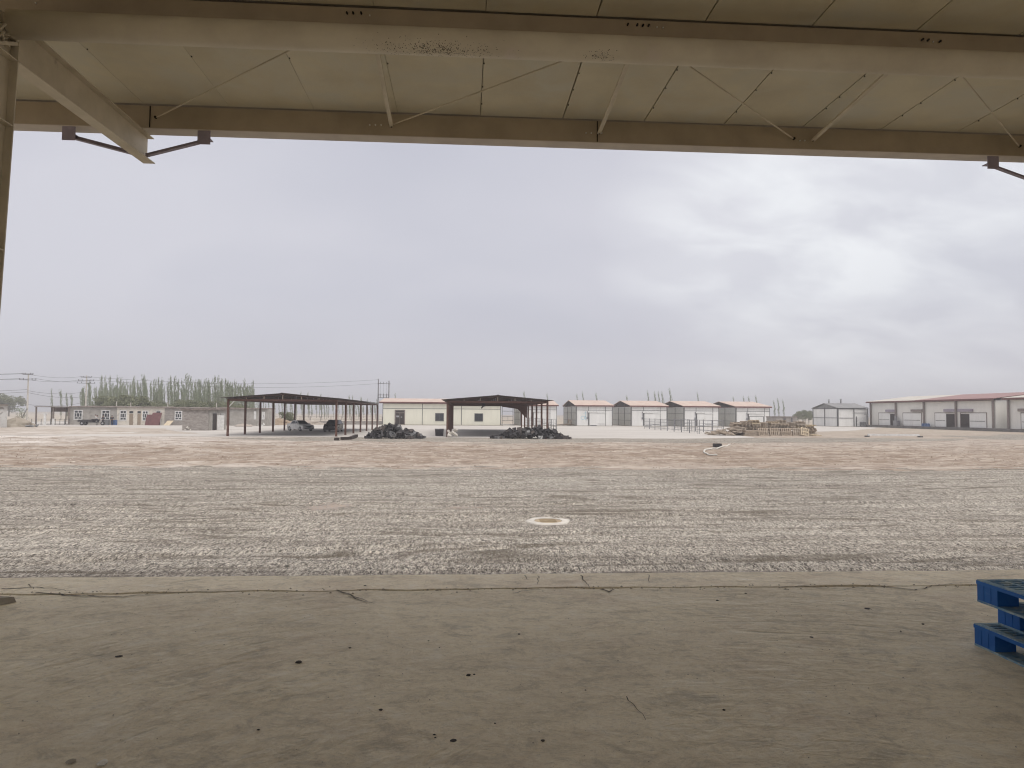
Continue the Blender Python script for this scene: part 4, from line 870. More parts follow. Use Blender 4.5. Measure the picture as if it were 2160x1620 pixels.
# ================================================================== RAILINGS
def rail_panel(name, a, b, h, rails, bars, label, group):
    a, b = Vector(a), Vector(b); o = thing(name, label, 'railing', a, group)
    for q in (a, b): m = MB(); m.tube([q, q + Vector((0, 0, h))], .04, 6); m.build('post', pipeg, o)
    m = MB()
    for k in range(rails): z = h * (k + .7) / (rails - .15) if rails > 1 else h; m.tube([a + Vector((0, 0, min(z, h - .03))), b + Vector((0, 0, min(z, h - .03)))], .026, 5)
    m.build('rail', pipeg, o)
    if bars:
        m = MB()
        for k in range(1, bars): q = a.lerp(b, k / bars); m.tube([q + Vector((0, 0, .15)), q + Vector((0, 0, h - .05))], .018, 5)
        m.build('bar', pipeg, o)
    return o
def run(a, b, n, h, rails, bars, label, group):
    a, b = Vector(a), Vector(b)
    for i in range(n): rail_panel('metal_railing', a.lerp(b, i / n + .004), a.lerp(b, (i + 1) / n - .004), h, rails, bars, label, group)
g1, g2 = 'metal railings of the pens before the cold rooms', 'metal railings beside the right carport'
run((32.3, 126.5, .008), (31.2, 93.5, .008), 8, 1.85, 4, 5, 'grey pipe railing panel in the left run of the pens left of the pallets', g1)
run((36.2, 121, .008), (34.6, 93.8, .008), 6, 1.85, 4, 2, 'grey pipe railing panel in the right run of the pens left of the pallets', g1)
run((31.25, 93.1, .008), (34.55, 93.2, .008), 1, 1.85, 3, 2, 'short grey railing panel closing the near end of the pens', g1)
run((12.0, 143, .008), (12.6, 97.7, .008), 9, 1.78, 4, 2, 'grey pipe railing panel in the run behind the right carport', g2)
run((10.3, 79.3, .008), (11.4, 96.5, .008), 3, 1.25, 3, 1, 'low sparse grey railing panel right of the right carport columns', g2)

# ================================================================== WOODEN PALLETS
def wpallet(mat):
    m = MB()
    for k in range(5): x = -.5 + k * .25; m.box(x - .045, -.5, .115, x + .045, .5, .137)
    for y in (-.46, 0, .46): m.box(-.55, y - .04, .02, .55, y + .04, .114)
    for k in range(3): x = -.5 + k * .5; m.box(x - .045, -.5, 0, x + .045, .5, .0195)
    return m.build('wooden_pallet', mat)
wp = [wpallet(wood), wpallet(woodlight)]; wu = [0, 0]
wood2 = mk('grey brown wood', (.40, .345, .29), (.55, .48, .39), 4, .9)
wp.append(wpallet(wood2)); wu.append(0)
def putp(k, loc, rot, lab):
    o = wp[k] if not wu[k] else wp[k].copy()
    if wu[k]: col.objects.link(o)
    wu[k] = 1; o.location = loc; o.rotation_euler = rot; tag(o, lab, 'pallet', 'wooden pallets piled in the yard')
r = random.Random(21); Yb = 88.6
for i in range(9):          # upright stacks at the back
    x = V(1552 + i * 19.5, 900, Yb).x; n = (9, 10, 11, 11, 10, 11, 11, 10, 7)[i]; z = .01
    if i in (3, 6):       # two sets stand on edge on top of a low stack
        for k in range(4): putp(r.choice((0, 2)), (x + r.uniform(-.05, .05), Yb + r.uniform(-.1, .1), z), (0, 0, R(90) + r.uniform(-.05, .05)), 'brown wooden pallet lying flat in a tall stack at the back of the pile'); z += .139
        for k in range(4): putp(r.choice((0, 2)), (x - .3 + .17 * k, Yb, z + .60), (R(90), 0, R(90) + r.uniform(-.05, .05)), 'brown wooden pallet standing on edge on top of the pile')
    else:
        for k in range(n + 3): putp(r.choice((0, 0, 1, 2)), (x + r.uniform(-.13, .13), Yb + r.uniform(-.25, .25), z), (r.gauss(0, .02), 0, R(90) * (k % 7 == 3) + R(90) + r.uniform(-.06, .06)), 'brown wooden pallet lying flat in a tall stack at the back of the pile'); z += .139
for i in range(8):          # front row, on edge with the slats upright
    x = V(1608 + i * 12.2, 915, 86.4).x
    putp((0, 2, 0, 2, 0, 0, 2, 2)[i], (x, 86.4 + (i % 2) * .16, .47), (R(76) + r.uniform(-.04, .04), 0, r.uniform(-.1, .1)), 'brown wooden pallet standing on edge in the front row of the pile')
putp(1, (V(1697, 915, 86).x, 86.0, .50), (R(70), R(12), R(6)), 'pale new wooden pallet leaning at the right end of the front row')
putp(1, (V(1722, 918, 87).x, 87.2, .02), (R(8), 0, R(25)), 'pale wooden pallet lying flat at the far right of the pile')
for i in range(3):
    x = V(1577 + i * 15, 915, 86.7).x; z = .01
    for k in range(5): putp(r.choice((0, 2)), (x + r.uniform(-.1, .1), 86.9, z), (0, 0, r.uniform(-.15, .15)), 'brown wooden pallet in a low flat stack at the front of the pile'); z += .139
for i in range(34):         # tumbled down the left side
    t = r.random(); x = V(1500 + t * 62, 915, 88).x; y = 87.9 + r.uniform(-1.6, 1.6)
    putp(r.choice((0, 2, 2)), (x, y, .04 + t * 1.05 * r.random() + .03), (r.gauss(0, .16), r.gauss(-.08, .14), r.uniform(0, 3.1)), 'loose wooden pallet tumbled down the left slope of the pile')
m = MB()
for i in range(24):
    p = V(1490 + r.random() * 70, 915, 89 + r.uniform(-2.5, 2)); p.z = .05 + r.random() * .25; m.bar(p, p + Vector((r.uniform(-1.4, 1.4), r.uniform(-.8, .8), r.uniform(-.03, .2))), .1, .025)
tag(recenter(m.build('broken_planks', wood2)), 'litter of broken planks at the left foot of the pallet pile', 'lumber', kind='stuff')
a, b = V(1586, 887, 89), V(1616, 887, 89); m = MB(); m.bar((a.x, 89.8, 0.01), (a.x, 89.8, 2.35), .06); m.bar((b.x, 89.8, 0.01), (b.x, 89.8, 2.35), .06); m.bar((a.x - .03, 89.8, 2.38), (b.x + .03, 89.8, 2.38), .06)
tag(recenter(m.build('goal_frame', trim)), 'dark square pipe frame sticking up behind the pallet pile', 'frame')
# brick hut and mesh fence behind the pallets
a, b = V(1636, 890, 128), V(1681, 890, 128); ht = thing('brick_hut', 'small grey brown flat hut behind the wooden pallet pile', 'hut', (a.x, 128, 0))
m = MB(); m.box(a.x, 128, 0, b.x, 132, 2.2); m.build('wall', mudbrick, ht); m = MB(); m.box(a.x - .1, 127.9, 2.202, b.x + .1, 132.1, 2.36); m.build('roof', roofmud, ht)
m = MB(); m.box(a.x + 1.5, 127.95, .02, a.x + 2.0, 127.999, 2.0); m.box(a.x + 2.9, 127.95, .02, a.x + 3.2, 127.999, 2.1); m.build('door', trim, ht)
def mesh_fence(name, a, b, n, h, label, mat=postg, wires=3, wall=0):
    a, b = Vector(a), Vector(b); o = thing(name, label, 'fence', a)
    for i in range(n + 1): q = a.lerp(b, i / n); m = MB(); m.tube([q, q + Vector((0, 0, h))], .05, 5); m.build('post', mat, o)
    m = MB()
    for k in range(wires): z = h * (k + 1) / wires - .05; m.tube([a + Vector((0, 0, z)), b + Vector((0, 0, z))], .02, 4)
    m.build('wire', mat, o)
    if wall:
        d = (b - a).normalized().cross(Vector((0, 0, 1))) * .1
        m = MB(); m.hexa([a - d, b - d, b + d, a + d] + [q + Vector((0, 0, wall)) for q in (a - d, b - d, b + d, a + d)]); fix_normals(m.build('wall', mudbrick, o))
    return o
mesh_fence('wire_fence', (68, 150, 0), (86.5, 174, 0), 8, 2.0, 'thin wire fence between the pallet hut and the grey shed')
mesh_fence('wire_fence', (V(545, 890, 150).x, 150, 0), (V(806, 890, 150).x, 150, 0), 12, 1.7, 'wire fence with mud wall seen under the left carport', postg, 3, .75)

# ================================================================== MUD HOUSES, LEFT
def window(o, x0, x1, z0, z1, Y):
    m = MB(); m.box(x0, Y - .03, z0, x1, Y + .05, z1); wn = m.build('window', glass, o)
    m = MB(); t = .125; h = z1 - z0; w_ = x1 - x0; ya, yb = Y - .075, Y - .031
    m.box(x0 - .04, ya, z0 - .05, x0 + t, yb, z1 + .05); m.box(x1 - t, ya, z0 - .05, x1 + .04, yb, z1 + .05); m.box(x0 + t + .001, ya, z1 - t + .03, x1 - t - .001, yb, z1 + .05); m.box(x0 + t + .001, ya, z0 - .05, x1 - t - .001, yb, z0 + t)
    for f in (.27, .70): m.box(x0 + t + .001, ya + .003, z0 + h * f - .05, x1 - t - .001, yb, z0 + h * f + .05)
    xm = (x0 + x1) / 2; m.box(xm - .06, ya + .005, z0 + h * .70 + .051, xm + .045, yb, z1 - t + .028); m.box(xm - .045, ya + .005, z0 + t + .001, xm + .045, yb, z0 + h * .27 - .051)
    for f in (.33, .67): m.box(x0 + w_ * f - .04, ya + .005, z0 + h * .27 + .051, x0 + w_ * f + .04, yb, z0 + h * .70 - .051)
    m.build('frame', whitef, wn)
    return wn
def mudhouse(name, px0, px1, Y, dep, ztop, mat, label, wins, doors, roofoff=.12):
    x0, x1 = V(px0, 880, Y).x, V(px1, 880, Y).x
    o = thing(name, label, 'house', (x0, Y, 0))
    m = MB(); m.box(x0 + .002, Y, 0, x1 - .002, Y + dep, ztop - .15); m.build('wall', mat, o)
    # uneven mud roof edge
    m = MB(); n = max(6, int((x1 - x0) / .8)); r = random.Random(int(px0)); 
    zs = [ztop + r.uniform(-.05, .05) for i in range(n + 1)]
    for i in range(n):
        a, b = x0 + (x1 - x0) * i / n, x0 + (x1 - x0) * (i + 1) / n
        m.hexa([(a, Y - .3, ztop - .148), (b, Y - .3, ztop - .148), (b, Y + dep + .1, ztop - .148), (a, Y + dep + .1, ztop - .148), (a, Y - .28, zs[i]), (b, Y - .28, zs[i + 1]), (b, Y + dep, zs[i + 1] + .1), (a, Y + dep, zs[i] + .1)])
    m.build('roof', roofmud, o)
    for (a, b, z0, z1) in wins: window(o, V(a, 880, Y).x, V(b, 880, Y).x, z0, z1, Y)
    for (a, b, z1, dm_) in doors:
        xa, xb = V(a, 880, Y).x, V(b, 880, Y).x; m = MB(); m.box(xa - .1, Y - .02, 0.01, xb + .1, Y + .04, z1 + .1); d = m.build('door', whitef if dm_ is not wooddoor else creamplaster, o)
        m = MB(); m.box(xa, Y - .05, .02, xb, Y - .021, z1 * .80); m.build('door_leaf', dm_, d); m = MB(); m.box(xa, Y - .05, z1 * .84, xb, Y - .021, z1); m.build('transom_window', glass, d)
    return o
h1 = mudhouse('mud_house', 147, 246.3, 132, 5, 3.30, plaster, 'grey plastered house with two white framed windows, left part of the row', [(156, 174, .95, 2.6), (214.5, 232, .95, 2.6)], [])
h2 = mudhouse('mud_house', 246.5, 347, 132, 5, 3.28, creamplaster, 'cream plastered house with tan and red doors in the row', [(253, 267, .85, 2.6), (300.5, 313, .85, 2.55)], [(273, 281, 2.5, wooddoor), (290, 297, 2.5, wooddoor), (330, 338, 2.5, reddoor)])
h3 = mudhouse('mud_house', 347.2, 455, 132, 5, 3.22, mudbrick, 'bare brown brick house with one white window behind the near hut', [(369, 384, .95, 2.55)], [])
h4 = mudhouse('mud_house', 485, 565, 132, 5, 3.15, plaster, 'stained grey house seen between the left carport columns', [(536, 540, 1.2, 2.6), (553, 558, 1.2, 2.5)], [])
h5 = mudhouse('mud_house', 456, 484.6, 132, 5, 3.18, mudbrick, 'brown brick part of the row half hidden by the near hut', [], [])
# near hut
hu = thing('brick_hut', 'near brown brick hut with black door in its lighter side wall', 'hut', (-37.5, 97.5, 0))
m = MB(); m.box(-37.5, 97.5, 0, -34.2, 104.6, 2.72); m.build('wall', mudbrick, hu)
m = MB(); m.box(-34.199, 97.9, .01, -34.14, 104.55, 2.71); m.build('side_wall', plaster, hu)
m = MB(); r = random.Random(5)
for i in range(8): a, b = -37.7 + i * .475, -37.7 + (i + 1) * .475; z = 2.86 + r.uniform(-.04, .05); m.box(a, 97.25 + r.uniform(-.05, .05), 2.722, b - .002, 104.8, z)
m.build('roof', roofmud, hu)
m = MB(); m.box(-34.139, 99.1, .02, -34.08, 100.5, 2.3); d = m.build('door', trim, hu); m = MB(); m.box(-34.079, 99.2, .03, -34.05, 100.4, 2.25); m.build('door_leaf', darkopen, d)
m = MB(); m.hexa([(-34.04, 100.55, .03), (-33.3, 101.1, .03), (-33.27, 101.06, .03), (-34.01, 100.51, .03), (-34.04, 100.55, 2.05), (-33.3, 101.1, 2.05), (-33.27, 101.06, 2.05), (-34.01, 100.51, 2.05)]); fix_normals(m.build('open_door_leaf', whitef, hu))
m = MB(); m.box(-34.139, 102.2, .75, -34.09, 103.6, 2.25); wn = m.build('window', glass, hu)
m = MB()
for y in (102.2, 102.68, 103.12, 103.52): m.box(-34.089, y, .75, -34.06, y + .09, 2.25)
for z in (.75, 1.15, 1.75, 2.16): m.box(-34.059, 102.2, z, -34.05, 103.61, z + .09)
m.build('frame', whitef, wn)
# chimneys / vent pipes on the row
for px, hh in ((246, .9), (276, .7), (354, .75), (457, .8)):
    x = V(px, 850, 134).x; m = MB(); m.tube([(x, 134, 3.2), (x, 134, 3.35 + hh)], .08, 6)
    m.build('vent_pipe', concretel, {246: h1, 276: h2, 354: h3, 457: h5}[px])
# open shed at left end
x0, x1 = V(73, 880, 131.5).x, V(146.5, 880, 131.5).x; sh = thing('open_shed', 'open lean-to shed with thin posts at the left end of the row', 'shed', (x0, 131.5, 0))
m = MB(); m.box(x0, 131.3, 3.12, x1, 136, 3.24); m.build('roof', roofmud, sh)
m = MB(); m.box(x0 + .4, 135.8, 2.3, x1, 135.9, 3.1); m.build('back_panel', mk('rusty brown sheet', (.19, .15, .14), (.27, .21, .2), 2, .8), sh)
for px in (76, 112.5, 145): x = V(px, 880, 131.6).x; m = MB(); m.box(x - .1, 131.5, 0, x + .1, 131.7, 3.115); m.build('post', roofmud, sh)
for px in (80, 112, 144): x = V(px, 880, 131.6).x; m = MB(); m.box(x - .06, 135.6, 0, x + .06, 135.75, 3.115); m.build('post', roofmud, sh)
mesh_fence('low_fence', (V(57, 890, 130).x, 130, 0), (V(146, 890, 130).x, 130, 0), 9, 1.05, 'low dark rail fence in front of the open shed', trim, 3)
x = V(94.5, 890, 129.6).x; m = MB(); m.box(x - .18, 129.5, 0, x + .18, 129.7, 1.95); m.box(x - .35, 129.45, 1.952, x + .35, 129.75, 2.05); tag(recenter(m.build('gate_pillar', whitef)), 'white pillar in the low fence before the open shed', 'pillar')
x = V(112.5, 890, 129.6).x; m = MB(); m.box(x - .12, 129.5, 0, x + .12, 129.7, 1.05); m.box(x - .15, 129.47, 1.051, x + .15, 129.73, 1.1); tag(recenter(m.build('gate_pillar', whitef)), 'short white bollard in the low fence by the shed middle post', 'pillar')
# building cut by the left edge, mound, scraps
lb = thing('edge_building', 'whitewashed peeling building cut by the left edge of the picture', 'building', (-74, 108, 0))
m = MB(); xb_ = V(8, 890, 116).x; m.hexa([(-74, 108, 0), (-66.3, 108, 0), (xb_, 116, 0), (-74, 116, 0), (-74, 108, 3.2), (-66.3, 108, 3.2), (xb_, 116, 3.2), (-74, 116, 3.2)]); m.build('wall', mk('peeling whitewash', (.62, .62, .6), (.50, .49, .47), 1, .9, .02, 6, c3=(.30, .28, .26), s3=1.2, lo3=.54, hi3=.6), lb)
m = MB(); m.hexa([(-74.2, 107.6, 3.202), (-66.0, 107.6, 3.202), (xb_, 116.3, 3.202), (-74.2, 116.3, 3.202), (-74.2, 107.6, 3.36), (-66.0, 107.6, 3.36), (xb_, 116.3, 3.36), (-74.2, 116.3, 3.36)]); m.build('roof', roofmud, lb)
def mound(name, cx, cy, rx, ry, h, mat, label, seed):
    m = MB(); n, k_ = 26, 8; rings = []
    for j in range(k_):
        f = j / (k_ - 1); rr = math.cos(f * math.pi / 2) ** .8 if j < k_ - 1 else .02; b = len(m.v); rings.append(b)
        for t in range(n):
            a = t * 2 * math.pi / n; q = 1 + .35 * mn.noise((math.cos(a) * 1.5, math.sin(a) * 1.5, seed + f * 2)); m.v.append((cx + rx * rr * q * math.cos(a), cy + ry * rr * q * math.sin(a), h * f ** .9 * (1 + .2 * mn.noise((a, f * 3, seed))) - .02 * (j == 0)))
    for a, b in zip(rings, rings[1:]):
        for t in range(n): m.f.append((a + t, a + (t + 1) % n, b + (t + 1) % n, b + t))
    m.f.append(tuple(rings[-1] + t for t in range(n)))
    return tag(recenter(m.build(name, mat)), label, 'mound')
mound('earth_mound', V(33, 890, 113).x, 113, 2.3, 2.5, 1.45, mk('sandy earth', (.38, .34, .28), (.30, .26, .21), 1.5, .95, .06, 4), 'sandy earth mound beside the left edge building', 3)
mound('earth_mound', V(512, 900, 125).x, 125, 1.6, 1.2, .5, dirtpale, 'low pale rubble mound before the house under the left carport', 8)
mound('earth_mound', V(640, 890, 146).x, 146, 5, 1.5, 1.0, dirtpale, 'long low rubble mound under the left carport before the far fence', 12)
mound('earth_mound', V(590, 890, 143).x, 143, 2.6, 1.5, 1.3, dirtm, 'brown earth mound beside the stained grey house', 15)
def scraps(px, py, n, s, mats, label, seed, name='scrap_pile'):
    c = G(px, py); r = random.Random(seed); m = MB()
    for i in range(n):
        M_ = Matrix.Translation(c + Vector((r.gauss(0, s), r.gauss(0, s * .4), .05 + abs(r.gauss(0, .15))))) @ Euler((r.uniform(-.6, .6), r.uniform(-.6, .6), r.uniform(0, 3))).to_matrix().to_4x4(); m.mbox(M_, r.uniform(.15, .5), r.uniform(.1, .4), r.uniform(.06, .25))
    tag(recenter(m.build(name, mats)), label, 'scrap')
scraps(66, 901, 9, .5, crate_g, 'grey scraps on the ground by the left power pole', 1)
scraps(410, 907.5, 6, .35, blueb, 'blue grey scraps lying against the near brick hut', 2)
scraps(398, 908, 4, .25, whitestone, 'white scraps left of the blue ones by the near hut', 3); scraps(419, 907, 4, .25, whitestone, 'white scraps right of the blue ones by the near hut', 4)
scraps(655, 888, 10, .7, whitestone, 'white rubbish heap behind the white sedan', 6); scraps(689, 888, 4, .35, whitestone, 'small white rubbish lump left of the dark car roof', 7)
scraps(540, 899, 8, 1.0, plaster, 'grey rubble by the foot of the stained house', 9); scraps(558, 898.5, 5, .4, wpanel, 'pale rubble right of the stained house', 10)
# things leaning on / standing before the row
x = V(320, 890, 131.4).x; m = MB(); m.hexa([(x - 1.0, 130.9, 0.01), (x + .3, 130.9, .01), (x + .3, 130.96, .01), (x - 1.0, 130.96, .01), (x - 1.0, 131.7, 1.9), (x + .3, 131.7, 1.9), (x + .3, 131.76, 1.9), (x - 1.0, 131.76, 1.9)]); tag(recenter(m.build('metal_gate', reddoor)), 'dull red gate leaf leaning left on the cream house wall', 'gate')
x = V(330, 890, 131.4).x; m = MB(); m.hexa([(x - .8, 130.3, .01), (x + .75, 130.5, .01), (x + .75, 130.56, .01), (x - .8, 130.36, .01), (x - .65, 131.3, 2.25), (x + .9, 131.5, 2.25), (x + .9, 131.56, 2.25), (x - .65, 131.36, 2.25)]); tag(recenter(m.build('metal_gate', reddoor)), 'dull red gate leaf leaning in front of the red door', 'gate')
a, b = V(346, 896, 130.5).x, V(359, 896, 130.5).x; m = MB(); m.hexa([(a, 130.2, 0.01), (b, 130.2, .01), (b, 130.26, .01), (a, 130.26, .01), (a + .3, 131.2, .85), (b + .3, 131.2, .85), (b + .3, 131.26, .85), (a + .3, 131.26, .85)]); tag(recenter(m.build('leaning_board', woodlight)), 'pale tan board leaning low on the brown brick house', 'board')
for i, (px, l) in enumerate(((238.6, 'left one of the two blue barrels at the grey house'), (243.6, 'right one of the two blue barrels at the grey house'))):
    x = V(px, 890, 130.5).x; b_ = thing('blue_barrel', l, 'barrel', (x, 130.5, 0), 'blue barrels by the grey house'); m = MB(); m.tube([(x, 130.5, .01), (x, 130.5, .08), (x, 130.5, .5), (x, 130.5, .84), (x, 130.5, .92)], .29, 12); m.build('drum', blueb, b_)
    m = MB()
    for z in (.3, .62): m.tube([(x, 130.5, z), (x, 130.5, z + .05)], .31, 12)
    m.build('hoop', blueb, b_)
x = V(226, 890, 130.3).x; m = MB(); m.box(x - .35, 130, 0.01, x + .3, 130.6, .95); m.box(x - .4, 129.95, .951, x + .35, 130.65, 1.0); tag(recenter(m.build('metal_tank', clothg)), 'grey green box tank between two people by the grey house', 'tank')
# cargo tricycle
def tricycle():
    o = thing('cargo_tricycle', 'dark motor tricycle with low cargo bed before the grey house', 'tricycle', (0, 0, 0), None, True)
    m = MB(); m.box(-1.75, -.55, .52, .2, .55, .58); m.box(-1.75, -.55, .581, -1.71, .55, .85); m.box(-1.709, -.55, .581, .2, -.51, .85); m.box(-1.709, .51, .581, .2, .55, .85); m.box(.16, -.509, .581, .2, .509, .95); m.build('cargo_bed', crate_d, o)
    m = MB(); m.bar((-1.5, 0, .46), (.9, 0, .46), .1); m.bar((.9, 0, .46), (1.15, 0, .9), .08); m.bar((.3, 0, .46), (.55, 0, .78), .25, .2); m.build('frame', clothd, o)
    m = MB(); m.box(.3, -.22, .74, .8, .22, .84); m.build('saddle', crate_d, o)
    m = MB(); m.tube([(1.55, 0, .3), (1.15, 0, .98)], .035, 6); m.tube([(1.1, -.35, 1.02), (1.1, .35, 1.02)], .02, 6); m.build('fork', alloy, o)
    m = MB(); m.box(1.2, -.12, .85, 1.32, .12, 1.05); m.build('headlight', alloy, o)
    for p in ((-1.1, -.62), (-1.1, .62), (1.55, 0)):
        m = MB(); m.tube([(p[0], p[1] - .06, .3), (p[0], p[1] + .06, .3)], .3, 18); wl = m.build('wheel', tyre_m, o); m = MB(); m.tube([(p[0], p[1] - .07, .3), (p[0], p[1] + .07, .3)], .14, 12); m.build('rim', alloy, wl)
    return o
tr = tricycle(); c = G(183, 897.5); tr.location = (c.x, 127.8, 0.008); tr.rotation_euler.z = R(4); tr.scale = (1.15, 1.15, 1.15)
# ------------------------------------------------------------------ people
def skin_mesh(name, verts, edges, radii, mat, parent, sub=2):
    me = bpy.data.meshes.new(name); me.from_pydata(verts, edges, []); o = bpy.data.objects.new(name, me); col.objects.link(o)
    md = o.modifiers.new('s', 'SKIN'); me.skin_vertices or None
    for i, rr in enumerate(radii): me.skin_vertices[0].data[i].radius = rr if isinstance(rr, tuple) else (rr, rr)
    me.skin_vertices[0].data[0].use_root = True
    sm_ = o.modifiers.new('d', 'SUBSURF'); sm_.levels = sm_.render_levels = sub
    dg = bpy.context.evaluated_depsgraph_get(); m2 = bpy.data.meshes.new_from_object(o.evaluated_get(dg)); m2.name = name
    o.modifiers.clear(); o.data = m2; bpy.data.meshes.remove(me)
    m2.polygons.foreach_set('use_smooth', [True] * len(m2.polygons)); m2.materials.clear(); m2.materials.append(mat)
    o.parent = parent; return o
def person(loc, rz, label, shirt, trousers, sit=False, arm=0.0):
    o = thing('person', label, 'person', loc, 'people by the grey house', True)
    hip = Vector((0, 0, .92 if not sit else .98)); dz = hip.z
    J = {'pel': hip, 'sp': hip + Vector((0, .01, .22)), 'ch': hip + Vector((0, .0, .42)), 'nk': hip + Vector((0, 0, .58)), 'hd': hip + Vector((0, -.01, .70)), 'tp': hip + Vector((0, 0, .80))}
    for s, n in ((-1, 'l'), (1, 'r')):
        J['hp' + n] = hip + Vector((s * .10, 0, -.05))
        if sit: J['kn' + n] = hip + Vector((s * .18, -.42, -.08)); J['an' + n] = hip + Vector((s * .2, -.40, -.50)); J['to' + n] = hip + Vector((s * .2, -.56, -.55))
        else: J['kn' + n] = Vector((s * .12, -.03 - .05 * s * arm, .50)); J['an' + n] = Vector((s * .13, .02 + .04 * s * arm, .08)); J['to' + n] = Vector((s * .15, -.13, .035))
        J['sh' + n] = hip + Vector((s * .19, 0, .50)); f = .35 if sit else .1 + arm * .3 * (s > 0)
        J['el' + n] = hip + Vector((s * .26, -.04 - f * .3, .24)); J['wr' + n] = hip + Vector((s * .24, -.12 - f, .06 + f * .25)); J['ha' + n] = hip + Vector((s * .235, -.16 - f * 1.15, -.02 + f * .3))
    names = list(J); ix = {k: i for i, k in enumerate(names)}
    rad = dict(pel=(.13, .10), sp=(.12, .09), ch=(.15, .10), nk=.055, hd=(.082, .095), tp=.07)
    for n in 'lr': rad.update({'hp' + n: .09, 'kn' + n: .06, 'an' + n: .04, 'to' + n: .035, 'sh' + n: .058, 'el' + n: .042, 'wr' + n: .028, 'ha' + n: .035})
    E_ = [('pel', 'sp'), ('sp', 'ch'), ('ch', 'nk'), ('nk', 'hd'), ('hd', 'tp')] + [e for n in 'lr' for e in (('pel', 'hp' + n), ('hp' + n, 'kn' + n), ('kn' + n, 'an' + n), ('an' + n, 'to' + n), ('ch', 'sh' + n), ('sh' + n, 'el' + n), ('el' + n, 'wr' + n), ('wr' + n, 'ha' + n))]
    V_ = [tuple(J[k]) for k in names]; e_ = [(ix[a], ix[b]) for a, b in E_]; rr = [rad[k] if isinstance(rad[k], tuple) else (rad[k],) * 2 for k in names]
    # one continuous body, with five stubby fingers and a thumb per hand grown as short chains
    for n, s in (('l', -1), ('r', 1)):
        for k in range(5):
            b = J['ha' + n] + Vector(((k - 2) * .016, -.02, -.02)); V_.append(tuple(b)); rr.append((.010,) * 2); e_.append((ix['ha' + n], len(V_) - 1))
            V_.append(tuple(b + Vector(((k - 2) * .003, -.03, -.045 + .006 * abs(k - 2))))); rr.append((.008,) * 2); e_.append((len(V_) - 2, len(V_) - 1))
    skin_mesh('body', V_, e_, rr, skinm, o, 1)
    def sub(name, ks, es, k_, mat):
        v = [tuple(J[k]) for k in ks]; ii = {k: i for i, k in enumerate(ks)}
        skin_mesh(name, v, [(ii[a], ii[b]) for a, b in es], [tuple(x + k_ for x in (rad[k] if isinstance(rad[k], tuple) else (rad[k],) * 2)) for k in ks], mat, o, 1)
    sub('shirt', ['pel', 'sp', 'ch', 'shl', 'ell', 'wrl', 'shr', 'elr', 'wrr'], [('pel', 'sp'), ('sp', 'ch'), ('ch', 'shl'), ('shl', 'ell'), ('ell', 'wrl'), ('ch', 'shr'), ('shr', 'elr'), ('elr', 'wrr')], .02, shirt)
    sub('trousers', ['pel', 'hpl', 'knl', 'anl', 'hpr', 'knr', 'anr'], [('pel', 'hpl'), ('hpl', 'knl'), ('knl', 'anl'), ('pel', 'hpr'), ('hpr', 'knr'), ('knr', 'anr')], .018, trousers)
    for n in 'lr': sub('shoe', ['an' + n, 'to' + n], [('an' + n, 'to' + n)], .012, clothd)
    m = MB(); h = J['tp'] + Vector((0, .012, -.015))
    for i in range(6):
        pass
    me_pts = []; k0 = len(m.v); nn = 12
    for j in range(5):
        ph = j / 4 * 1.45; 
        for t in range(nn): a = t * 2 * math.pi / nn; m.v.append((h.x + .098 * math.cos(ph) * math.cos(a), h.y + .11 * math.cos(ph) * math.sin(a), h.z - .03 + .10 * math.sin(ph)))
    for j in range(4):
        for t in range(nn): m.f.append((k0 + j * nn + t, k0 + j * nn + (t + 1) % nn, k0 + (j + 1) * nn + (t + 1) % nn, k0 + (j + 1) * nn + t))
    m.build('hair', hairm, o, True)
    m = MB(); hd = J['hd']
    for s in (-1, 1): m.mbox(Matrix.Translation(hd + Vector((s * .03, -.093, .03))), .022, .012, .012)
    m.build('eyes', hairm, o); m = MB(); m.hexa([hd + Vector(q) for q in ((-.012, -.085, -.02), (.012, -.085, -.02), (.012, -.115, -.02), (-.012, -.115, -.02), (-.008, -.085, .03), (.008, -.085, .03), (.005, -.095, .03), (-.005, -.095, .03))]); m.build('nose', skinm, o)
    o.rotation_euler.z = rz; return o
person((V(218, 890, 129).x, 128.9, .008), R(-20), 'person in dark clothes standing between the tricycle and the grey tank', clothd, clothd, arm=.6)
person((V(236, 890, 129.6).x, 129.6, .008), R(35), 'person in dark top standing left of the blue barrels', clothd, clothd, arm=1)
person((tr.location.x + .65, 127.8, .06), R(96), 'person in pale shirt sitting on the dark motor tricycle', clothw, clothd, sit=True)
person((V(206, 890, 128.6).x, 128.4, .008), R(-60), 'person in grey clothes standing at the front wheel of the tricycle', clothg, clothg, arm=.4)
# ================================================================== POLES AND WIRES
def pole(name, x, y, h, arms, label, ins=True):
    o = thing(name, label, 'power pole', (x, y, 0)); m = MB(); m.tube([(x, y, 0), (x, y, h)], .17, 10, True, .10); m.build('pole', concretel if ins else trim, o)
    for (z, w_, a) in arms:
        d = Vector((math.cos(a), math.sin(a), 0)) * w_; m = MB(); m.bar(Vector((x, y - .14, z)) - d, Vector((x, y - .14, z)) + d, .08, .08); ca = m.build('crossarm', trim, o)
        m = MB()
        for f in (-.95, -.5, .5, .95): q = Vector((x, y - .14, z + .04)) + d * f; m.tube([q, q + Vector((0, 0, .25))], .05, 6)
        m.build('insulator', trim, ca)
    return o
P1 = Vector((V(58, 850, 124).x, 124, 0)); P2 = Vector((V(181, 850, 150).x, 150, 0))
pole('power_pole', P1.x, P1.y, 8.6, ((8.5, .8, .1), (7.6, 1.3, .1)), 'concrete power pole standing in the open left of the shed')
